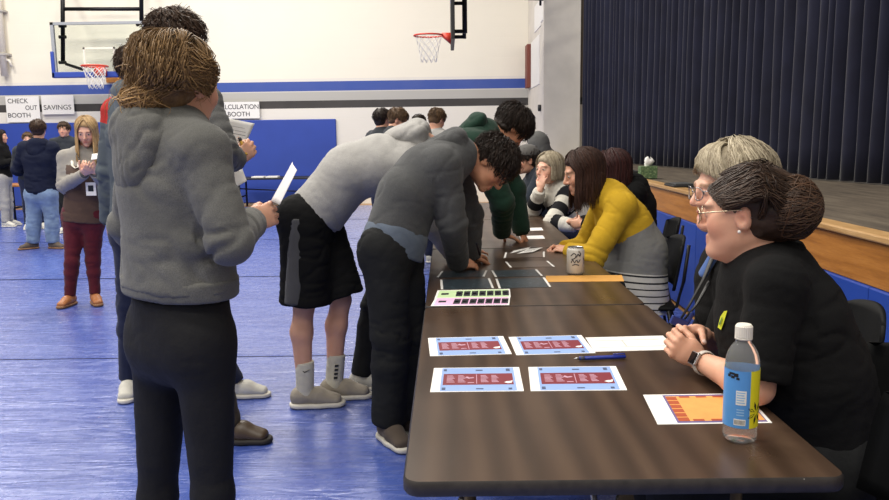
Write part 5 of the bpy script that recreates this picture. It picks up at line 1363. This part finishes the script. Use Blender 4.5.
def game(cs, label):
    R_ = [(.10, .02, .93, .98, 1), (.125, .26, .905, .72, 2)]
    for u0, u1 in ((.165, .255), (.29, .375), (.545, .63), (.665, .745)):
        for k in range(6): R_.append((u0, .36 + k * .052, u1 - .012 * (k % 3), .36 + k * .052 + .024, 3))
    R_ += [(.495, .30, .503, .68, 3), (.40, .33, .47, .36, 3), (.49, .84, .57, .89, 4), (.49, .08, .57, .12, 4), (.84, .82, .885, .93, 4), (.12, .06, .16, .16, 4), (.84, .06, .88, .13, 4), (.12, .84, .155, .93, 4)]
    bird = [(.80, .34), (.84, .30), (.885, .32), (.90, .42), (.87, .39), (.83, .38)]; bird2 = [(.37, .55), (.41, .50), (.475, .53), (.46, .57), (.42, .55), (.39, .60)]
    sheet('printed_sheet', label, cs, [m_paper, m_pblue, m_pred, m_ptxt, m_pdk], R_, 'paper', 'blue and maroon printed sheets on the nearest table', polys=[(bird, 0), (bird2, 3)])
game([(430, 392), (524, 391), (519, 367), (434, 368)], 'blue and maroon printed sheet near the front, at the standing side of the table')
game([(531, 391), (627, 390), (616, 366), (528, 367)], 'blue and maroon printed sheet near the front, closer to the clasped hands')
game([(430, 356), (512, 354), (503, 336), (428, 338)], 'blue and maroon printed sheet in the farther row, at the standing side of the table')
game([(517, 355), (595, 353), (582, 335), (508, 337)], 'blue and maroon printed sheet in the farther row, beside the blank white paper')
sheet('paper', 'plain white paper between the blue pen and the clasped hands', [(596, 351), (676, 350), (664, 335), (584, 338)], [m_paper, M_plain('pale_print', (196, 196, 190), .8)], [(.08, .25, .9, .28, 1), (.08, .72, .9, .75, 1), (.42, .3, .44, .7, 1)], 'paper')
m_po = M_plain('print_orange', (222, 158, 86), .6); m_pbr = M_plain('print_brick', (168, 78, 44), .6); m_pvi = M_plain('print_violet', (104, 92, 140), .6)
R_ = [(.18, .03, .97, .97, 3), (.20, .08, .96, .92, 1)] + [(.20, .08 + .14 * k, .30, .08 + .14 * k + .115, 2) for k in range(6)] + [(.33 + .16 * k, .08, .33 + .16 * k + .1, .14, 2) for k in range(4)] + [(.33 + .16 * k, .86, .33 + .16 * k + .1, .92, 2) for k in range(4)]
sheet('printed_sheet', 'orange printed sheet under the elbow, behind the water bottle', [(660, 424), (770, 423), (748, 393), (641, 395)], [m_paper, m_po, m_pbr, m_pvi], R_, 'paper')
# blue pen
def pen(a, b, r, label, mats, group=None):
    a, b = A(a), A(b); d = nrm(b - a); L = np.linalg.norm(b - a); e = empty('pen', (a + b) / 2); tag(e, label, 'pen', group)
    mb = MB(); mb.tube([a + d * L * t for t in (.10, .12, .72, .98, 1)], [r * .9, r, r * 1.05, r * .95, r * .5], 10); mb.build('barrel', mats[0], e, True)
    mb = MB(); mb.tube([a, a + d * L * .04, a + d * L * .10], [r * .15, r * .5, r * .9], 10); mb.build('tip', mats[1], e, True)
    mb = MB(); u = A((0, 0, 1)) - d * d[2]; mb.tube([b - d * L * .02 + u * r, b - d * L * .03 + u * r * 1.7, b - d * L * .25 + u * r * 1.5], [r * .3, r * .35, r * .3], 6); mb.build('clip', mats[2], e, True)
    mb = MB(); mb.tube([a + d * L * .12, a + d * L * .20], [r * 1.08, r * 1.1], 10); mb.build('grip', mats[3], e, True); return e
m_bpl = M_plain('blue_pen_plastic', (30, 52, 150), .3)
pen(Zp(574, 358.6, TZ + .008), Zp(626, 356.6, TZ + .008), .0058, 'blue ballpoint pen lying on the nearest table beside the printed sheets', [m_bpl, m_chrome, m_bpl, M_plain('pen_grip', (60, 66, 90), .7)])
pen(P(480.5, 256.5, 3.96), P(476.3, 243, 3.90), .0055, 'dark pen held by the writer in the charcoal hoodie', [m_bpl if False else M_plain('dark_pen_plastic', (28, 30, 44), .4), m_chrome, m_black, m_black])
# dark sheets with white end strips
m_dk = NT('dark_printed_film'); v_ = m_dk.coord(); n_ = m_dk.noise(v_, 40, 4); m_dk.set(Base_Color=m_dk.ramp(n_, [(.35, lin((40, 48, 54))), (.6, lin((56, 68, 76))), (.72, lin((104, 120, 128)))]), Roughness=.35); m_dk = m_dk.m
m_bk = M_plain('brown_printed_film', (88, 76, 68), .3)
def dsheet(cs, label, m): sheet('dark_sheet', label, cs, [m, m_paper], [(0, 0, .045, 1, 1), (.955, 0, 1, 1, 1)], 'sheet', 'dark printed sheets with white ends')
dsheet([(441, 289.5), (494, 288), (490, 278.5), (440, 279.5)], 'dark sheet with white ends just beyond the green strip', m_dk)
dsheet([(499, 288.5), (551, 286.8), (545, 277.5), (495, 278.8)], 'dark sheet with white ends beside the manila envelope', m_dk)
dsheet([(437, 277.5), (484, 276.5), (488, 270.5), (441, 271)], 'dark sheet with white ends under the writing hand', m_dk)
dsheet([(495, 277), (543, 275.8), (537, 269.6), (491, 270.4)], 'dark sheet with white ends in the middle of the second table', m_dk)
dsheet([(510, 267.5), (555, 266.6), (548, 261), (505, 261.6)], 'brownish sheet with white ends before the folded hands of the yellow top', m_bk)
dsheet([(503, 258), (545.5, 257), (544, 251.6), (506, 252.3)], 'brownish sheet with white ends just below the green hoodie hands', m_bk)
m_gr = M_plain('pale_green_paper', (196, 222, 170), .7); m_pk = M_plain('pink_paper', (226, 180, 214), .7)
def strip(cs, label, m, z):
    R_ = [(.03, .06, .975, .94, 1), (.07, .40, .17, .62, 2)] + [(.27 + .104 * k, .20, .27 + .104 * k + .088, .80, 2) for k in range(7 if m is m_pk else 7)]
    R_ += [(.285 + .104 * k, .42, .285 + .104 * k + .05, .56, 3) for k in range(7)]
    sheet('coloured_strip', label, cs, [m_paper, m, m_ink, M_plain('pale_mark', (150, 150, 150), .7) if 'pale_mark' not in bpy.data.materials else bpy.data.materials['pale_mark']], R_, 'paper', 'printed coloured strips on the table', z=z)
strip([(434, 298.5), (511, 297), (509.5, 288.8), (438, 290.3)], 'pale green strip with dark printed boxes', m_gr, TZ)
strip([(430, 306), (510, 305), (509.5, 296.8), (436, 297.8)], 'pink strip with dark printed boxes', m_pk, TZ + .003)
sheet('envelope', 'orange manila envelope lying behind the soda can', [(545, 282), (624, 281), (622, 275.2), (546, 275.6)], [M_plain('manila_paper', (206, 150, 70), .7)], (), 'envelope')
sheet('paper', 'white paper under the hands of the dark green hoodie', [(510, 253.5), (528, 249), (531, 246.8), (514, 250.5)], [m_paper, m_ink], [(.2, .3, .8, .34, 1)], 'paper', z=TZ + .003)
sheet('paper', 'white paper sliding out beyond the hands of the dark green hoodie', [(516, 253.6), (534, 251.8), (542, 247.4), (529, 249)], [m_paper, m_ink], [(.2, .3, .7, .36, 1), (.2, .6, .7, .66, 1)], 'paper', z=TZ + .006)
sheet('paper', 'white paper on the third table nearest the dark green hoodie', [(520, 239.5), (546, 238.5), (542, 235.4), (520, 236)], [m_paper], (), 'paper')
sheet('paper', 'white paper on the third table next to the striped sweater', [(519, 231), (544, 230.3), (541, 227.5), (519, 228.2)], [m_paper], (), 'paper')
# ---- soda can
def can():
    b = Zp(576, 274.6, TZ); h, R = .134, .0425; b = b + A((0, .02, 0)); r = empty('soda_can', b); tag(r, 'silver soda can with dark script standing on the second table', 'can')
    t = NT('can_print'); v = t.coord(scale=(1, 1, .5), rot=(.5, .3, 0)); n = t.noise(v, 34, 2, .4); t.set(Base_Color=t.ramp(n, [(0, lin((196, 192, 184))), (.60, lin((196, 192, 184))), (.63, lin((120, 112, 104)))], 'CONSTANT'), Roughness=.35, Metallic=.0)
    mb = MB(); mb.lathe([(R * .8, .0), (R, .012), (R, h - .018), (R * .86, h - .004)], b, 28); body = mb.build('can_body', t.m, r, True)
    mb = MB(); mb.lathe([(R * .86, h - .004), (R * .88, h), (R * .82, h), (R * .8, h - .005), (0, h - .005)], b, 28); lid = mb.build('lid', m_chrome, r, True)
    mb = MB(); mb.obox(b + A((.006, -.004, h - .002)), ((1, .4, 0), (-.4, 1, 0), (0, 0, 1)), (.013, .007, .001)); mb.build('pull_tab', m_chrome, lid)
    face = math.atan2(-b[1], -b[0]); mb = MB()
    def sp(a, z): return b + A((math.cos(face + a) * (R + .0006), math.sin(face + a) * (R + .0006), z * h))
    for st_ in ([(-.55, .70), (-.2, .80), (.05, .74), (-.1, .62), (-.45, .58)], [(.1, .66), (.3, .78), (.45, .70), (.6, .80)], [(-.5, .45), (-.3, .56), (-.1, .46), (.1, .56), (.3, .47), (.55, .58)], [(-.35, .36), (0, .40), (.4, .37)]): mb.tube(curve_pts([sp(a, z) for a, z in st_], 16), .0022, 5)
    mb.build('script_lettering', m_ink, body, True)
can()
# ---- water bottle
def bottle():
    b = Zp(742.5, 444, TZ) + A((.004, .03, 0)); k = .262 / .262; r = empty('water_bottle', b); tag(r, 'clear water bottle with blue and yellow label standing on the nearest table', 'bottle')
    t = NT('clear_plastic'); t.set(Base_Color=(.97, .98, .99, 1), Roughness=.05, Transmission_Weight=.90, IOR=1.12); t.b.inputs['Specular IOR Level'].default_value = .5
    R = .0365; mb = MB(); mb.lathe([(0, .006), (R * .55, .004), (R * .78, .0), (R * .96, .006), (R, .016), (R * .975, .024), (R, .032), (R * .995, .165), (R, .172), (R * .97, .185), (R * .86, .200), (R * .66, .214), (R * .48, .222), (R * .43, .228), (R * .43, .246), (0, .247)], b, 40); body = mb.build('bottle_body', t.m, r, True)
    mb = MB(); mb.lathe([(.0185, .229), (.0185, .232), (.0185, .233)], b, 36); mb.build('neck_ring', m_white, r, True)
    mb = MB(); n = 48; vs = []; fs = []
    for i in range(n):
        a = 6.2832 * i / n; q = .0178 + (.0007 if i % 2 else 0); vs += [(b[0] + q * math.cos(a), b[1] + q * math.sin(a), b[2] + .234), (b[0] + q * math.cos(a), b[1] + q * math.sin(a), b[2] + .258), (b[0] + .015 * math.cos(a), b[1] + .015 * math.sin(a), b[2] + .2625)]
    for i in range(n): j = (i + 1) % n; fs += [(3 * i, 3 * j, 3 * j + 1, 3 * i + 1), (3 * i + 1, 3 * j + 1, 3 * j + 2, 3 * i + 2)]
    fs.append(tuple(3 * i + 2 for i in range(n))); mb.add(vs, fs); mb.build('cap', m_white, r)
    face = math.atan2(-b[1], -b[0]); Rl = R + .0008; n = 96; vs = []; fs = []; fm = []
    def sp(a, z, e=0): return b + A((math.cos(face + a) * (Rl + e), math.sin(face + a) * (Rl + e), z))
    z0, z1 = .037, .166
    for i in range(n): a = 6.2832 * i / n - math.pi; vs += [sp(a, z0), sp(a, z1)]
    for i in range(n):
        a = 6.2832 * (i + .5) / n - math.pi; j = (i + 1) % n; fs.append((2 * i, 2 * j, 2 * j + 1, 2 * i + 1)); fm.append(1 if .50 < a < 2.2 else 0)
    mL = [M_plain('label_blue', (84, 148, 214), .4, var=.04), M_plain('label_yellow', (226, 216, 40), .4, var=.03), m_black, m_paper, M_plain('label_pale_print', (150, 190, 226), .5)]
    mb = MB()
    for f_, m_ in zip(fs, fm): mb.add([vs[x] for x in f_], [(0, 1, 2, 3)], m_)
    def patch(a0, a1, za, zb, m, e=.0004):
        for k in range(6):
            u0 = a0 + (a1 - a0) * k / 6; u1 = a0 + (a1 - a0) * (k + 1) / 6; mb.add([sp(u0, za, e), sp(u1, za, e), sp(u1, zb, e), sp(u0, zb, e)], [(0, 1, 2, 3)], m)
    patch(-.28, .30, .090, .122, 3); patch(-.36, .30, .044, .058, 3)
    for k in range(5): patch(-.24, .22 - .04 * (k % 2), .094 + k * .0056, .0965 + k * .0056, 4, .0007)
    for k in range(9): patch(-.32 + k * .066, -.29 + k * .066, .046, .056, 2, .0007)
    for k in range(3): patch(-.22, .2, .066 + k * .006, .0685 + k * .006, 4)
    for k, (a, z, da, dz) in enumerate(((-.75, .156, .35, .005), (-.62, .148, .22, .006), (-.45, .152, .26, .008), (-.30, .146, .18, .005), (-.85, .150, .2, .006))): patch(a, a + da, z, z + dz, 2, .0006)
    for k in range(7):       # black petals on the yellow side
        w = 6.2832 * k / 7; c = (.98, .072); pts = []
        for (rr, ww) in ((.004, 0), (.016, -.22), (.026, 0), (.016, .22)): pts.append(sp(c[0] + math.cos(w + ww) * rr / Rl * .9, c[1] + math.sin(w + ww) * rr, .0006))
        mb.add(pts, [(0, 1, 2, 3)], 2)
    mb.build('label', mL, r, True)
bottle()
# ------------------------------------------------------------------ on the stage
def tissue():
    b = Zp(647.5, 178.6, STZ); Y = b[1]; s = Y / FPX; w = 16.5 * s / 2; h = 12.5 * s; r = empty('tissue_box', b); tag(r, 'green patterned tissue box with a white tissue on the stage edge', 'tissue box')
    t = NT('green_leaf_card'); n = t.noise(t.coord(), 60, 3); t.set(Base_Color=t.ramp(n, [(.35, lin((66, 88, 62))), (.55, lin((92, 118, 78))), (.7, lin((140, 156, 116)))]), Roughness=.6)
    mb = MB(); mb.box((b[0] - w, Y - .06, STZ + .004), (b[0] + w, Y + .06, STZ + h)); mb.build('box', t.m, r, bevel=.003)
    mb = MB(); vs = []; fs = []; n = 14
    for k, (rr, z) in enumerate(((.3, 0), (.45, .25), (.55, .55), (.4, .85), (.2, 1.0))):
        for j in range(n): a = 6.2832 * j / n; q = w * rr * (1 + .35 * math.sin(3 * a + k * 1.3)); vs.append((b[0] + q * math.cos(a) + w * .15 * z, Y + q * math.sin(a), STZ + h + z * 8 * s * (1 + .2 * math.sin(2 * a + 1))))
    for k in range(4):
        for j in range(n): fs.append((k * n + j, k * n + (j + 1) % n, (k + 1) * n + (j + 1) % n, (k + 1) * n + j))
    mb.add(vs, fs); mb.build('tissue', m_paper, r, True)
tissue()
def stage_box(px, py, w, d, h, label, name, cat, extra=None):
    b = Zp(px, py, STZ + .004); mb = MB(); r = empty(name, b); tag(r, label, cat)
    mb.box((b[0] - w, b[1], b[2]), (b[0] + w, b[1] + d, b[2] + h)); mb.build('case', m_black, r, bevel=.008)
    mb = MB(); mb.box((b[0] - w * .8, b[1] + .02, b[2] + h), (b[0] + w * .5, b[1] + d * .7, b[2] + h + .012)); mb.build('folder', M_plain(name + '_grey', (70, 72, 74), .5), r, bevel=.003)
stage_box(630, 178, .09, .25, .07, 'low black case on the stage beside the tissue box', 'black_case', 'case')
stage_box(687, 187.5, .11, .3, .02, 'flat black folder on the stage near the ash-blonde hair', 'flat_folder', 'folder')
# ------------------------------------------------------------------ papers in hands
def held(name, label, corners, mats, cat='paper', lines=(), bend=.0, nrm_t=.0012):
    a, b, c, d = [A(x) for x in corners]; N = 9; n = nrm(np.cross(b - a, d - a)); g = []
    for j in range(N):
        v = j / (N - 1)
        for i in range(N): u = i / (N - 1); g.append(lerp(lerp(a, b, u), lerp(d, c, u), v) + n * bend * math.sin(math.pi * u) * (.5 + .5 * v))
    k = np.arange(N * N).reshape(N, N); Q = np.stack([k[:-1, :-1].ravel(), k[:-1, 1:].ravel(), k[1:, 1:].ravel(), k[1:, :-1].ravel()], 1)
    o = mesh_obj(name, np.array(g), Q, mats[0], loc=sum((a, b, c, d)) / 4); sd = o.modifiers.new('thickness', 'SOLIDIFY'); sd.thickness = nrm_t; sd.offset = 0; tag(o, label, cat)
    if lines:
        mb = MB(); q = lambda u, v, s: lerp(lerp(a, b, u), lerp(d, c, u), v) + n * (bend * math.sin(math.pi * u) * (.5 + .5 * v) + s * .0012)
        for (u0, v0, u1, v1) in lines:
            for s in (-1, 1): mb.add([q(u0, v0, s), q(u1, v0, s), q(u1, v1, s), q(u0, v1, s)], [(0, 1, 2, 3)])
        mb.build('printed_lines', mats[1], o)
    return o
held('paper', 'folded white paper held in the right hand of the hooded woman with a bun', [P(271, 201, 2.30), P(279.5, 205, 2.18), P(297, 170, 2.30), P(292.5, 162, 2.44)], [M_plain('grey_white_paper', (206, 204, 208), .75)], bend=.006)
held('paper', 'printed white sheet held up by the tallest person in grey', [P(226, 147, 3.66), P(243, 150, 3.74), P(254.5, 123.5, 3.84), P(227, 118, 3.70)], [m_paper, M_plain('pale_ink', (120, 118, 118), .8)], lines=[(.1, .5, .85, .515), (.1, .3, .8, .312), (.1, .75, .7, .76), (.1, .62, .8, .63)])
held('paper', 'small folded white paper below the arm of the tallest person in grey', [P(235, 188, 3.62), P(247, 181, 3.66), P(242, 168, 3.72), P(232, 173, 3.66)], [m_paper])
def pencil():
    a, b = P(246.5, 155, 3.56), P(239.5, 138, 3.60); d = nrm(b - a); L = np.linalg.norm(b - a); r = empty('pencil', (a + b) / 2); tag(r, 'yellow pencil held in the hand of the tallest person in grey', 'pencil')
    mb = MB(); mb.tube([a, a + d * L * .8], .007, 6); mb.build('shaft', M_plain('pencil_paint', (190, 150, 60), .4), r); mb = MB(); mb.tube([a + d * L * .8, b], .0078, 8); mb.build('eraser', m_ink, r, True)
pencil()
held('card', 'small white card held in the hands of the woman with long blonde hair', [P(91, 160, 6.38), P(97, 159, 6.36), P(98, 153.5, 6.40), P(92, 154, 6.42)], [m_paper], cat='card')
# mark on the polo shirt
def on_mesh(o, px, py, lift=.002):
    me = o.data; off = off_of(o.parent) + A(o.location); tr = BVH.setdefault(o.name, BVHTree.FromPolygons([tuple(v.co) for v in me.vertices], [tuple(p.vertices) for p in me.polygons]))
    h = tr.ray_cast(Vector(CC - off), Vector(nrm(ray(px, py))))
    return (A(h[0]) + off + A(h[1]) * lift) if h[0] is not None else None
BVH = {}
def emblem():
    o = PT; me = o.data; off = off_of(o.parent) + A(o.location); tr = BVHTree.FromPolygons([tuple(v.co) for v in me.vertices], [tuple(p.vertices) for p in me.polygons])
    hit = tr.ray_cast(Vector(CC - off), Vector(nrm(ray(722, 319))))
    if hit[0] is None: return
    c = A(hit[0]) + off; n = nrm(hit[1]); up = nrm(A((0, 0, 1)) - n * n[2]); sd = nrm(np.cross(up, n))
    def patch(pts, m, nm, lift):
        v = []
        for x, y in pts:
            q = c + sd * x + up * y; h = tr.find_nearest(Vector(q - off)); v.append(A(h[0]) + off + A(h[1]) * lift)
        mb = MB(); mb.add(v, [tuple(range(len(v)))]); mb.build(nm, m, PT)
    patch([(-.016, -.030), (.004, -.032), (.016, -.008), (.022, .030), (.008, .024), (-.006, .004)], M_plain('yellow_green_thread', (206, 210, 50), .8), 'emblem', .004)
    patch([(-.006, -.018), (.002, -.020), (.008, .002), (.004, .006)], M_plain('green_thread', (84, 118, 60), .8), 'emblem_detail', .0055)
emblem()
def print_mark():
    for k, st_ in enumerate(([(72.5, 161), (73, 166), (75.5, 168.5), (78.5, 167), (79, 162)], [(82, 168), (82.5, 163), (85, 161), (87.5, 163)])):
        v = [on_mesh(MT, x, y, .004) for x, y in st_]
        if any(x is None for x in v): continue
        mb = MB(); mb.tube(v, .012, 6, flat=.4); mb.build('chest_print', m_white, MT, True)
print_mark()
# wrist band of the hooded woman
# chair at the right edge
b_ = W(893, 1.62, .5); chair((b_[0] - .15, 1.60), (-1, .0), 'black chair at the right edge of the picture beside the black polo shirt')
# sheets on the far table
for i, px in enumerate((258, 272)):
    a = W(px, 15.55, .632); mb = MB(); mb.box((a[0] - .12, 15.5, .631), (a[0] + .12, 15.75, .655)); o = mb.build('paper', m_paper); tag(o, ('white paper stack on the far black table, at its middle', 'white paper stack on the far black table, beside the folded sheet held up')[i], 'paper')
# ------------------------------------------------------------------ light: the gym's ceiling lamps and added overhead fill
w = bpy.data.worlds.new('World'); scene.world = w; w.use_nodes = True
w.node_tree.nodes['Background'].inputs[0].default_value = (1.0, .95, .88, 1); w.node_tree.nodes['Background'].inputs[1].default_value = .42
def lamp(loc, size, power, col=(1, .945, .86), rot=None):
    l = bpy.data.lights.new('ceiling_or_fill_lamp', 'AREA'); l.shape = 'RECTANGLE'; l.size, l.size_y = size; l.energy = power; l.color = col
    o = bpy.data.objects.new('ceiling_or_fill_lamp', l); COL.objects.link(o); o.location = loc
    if rot: o.rotation_euler = rot
    return o
for x in (-9, -5.5, -2):
    for y in (0.5, 4.5, 8.5, 12.5): lamp((x, y, 7.4), (1.4, .7), 150 if y < 8 else 200)
lamp((1.2, 1.0, 7.0), (1.4, .7), 70); lamp((1.2, -2.5, 7.0), (1.4, .7), 90); lamp((-3, -3, 7.2), (1.4, .7), 150)  # fill lamps added above and behind the camera to brighten the foreground
scene.view_settings.view_transform = 'Standard'; scene.view_settings.look = 'None'; scene.view_settings.gamma = 1.0; scene.view_settings.exposure = 0.08; scene.view_settings.use_curve_mapping = False
scene.cycles.use_denoising = True
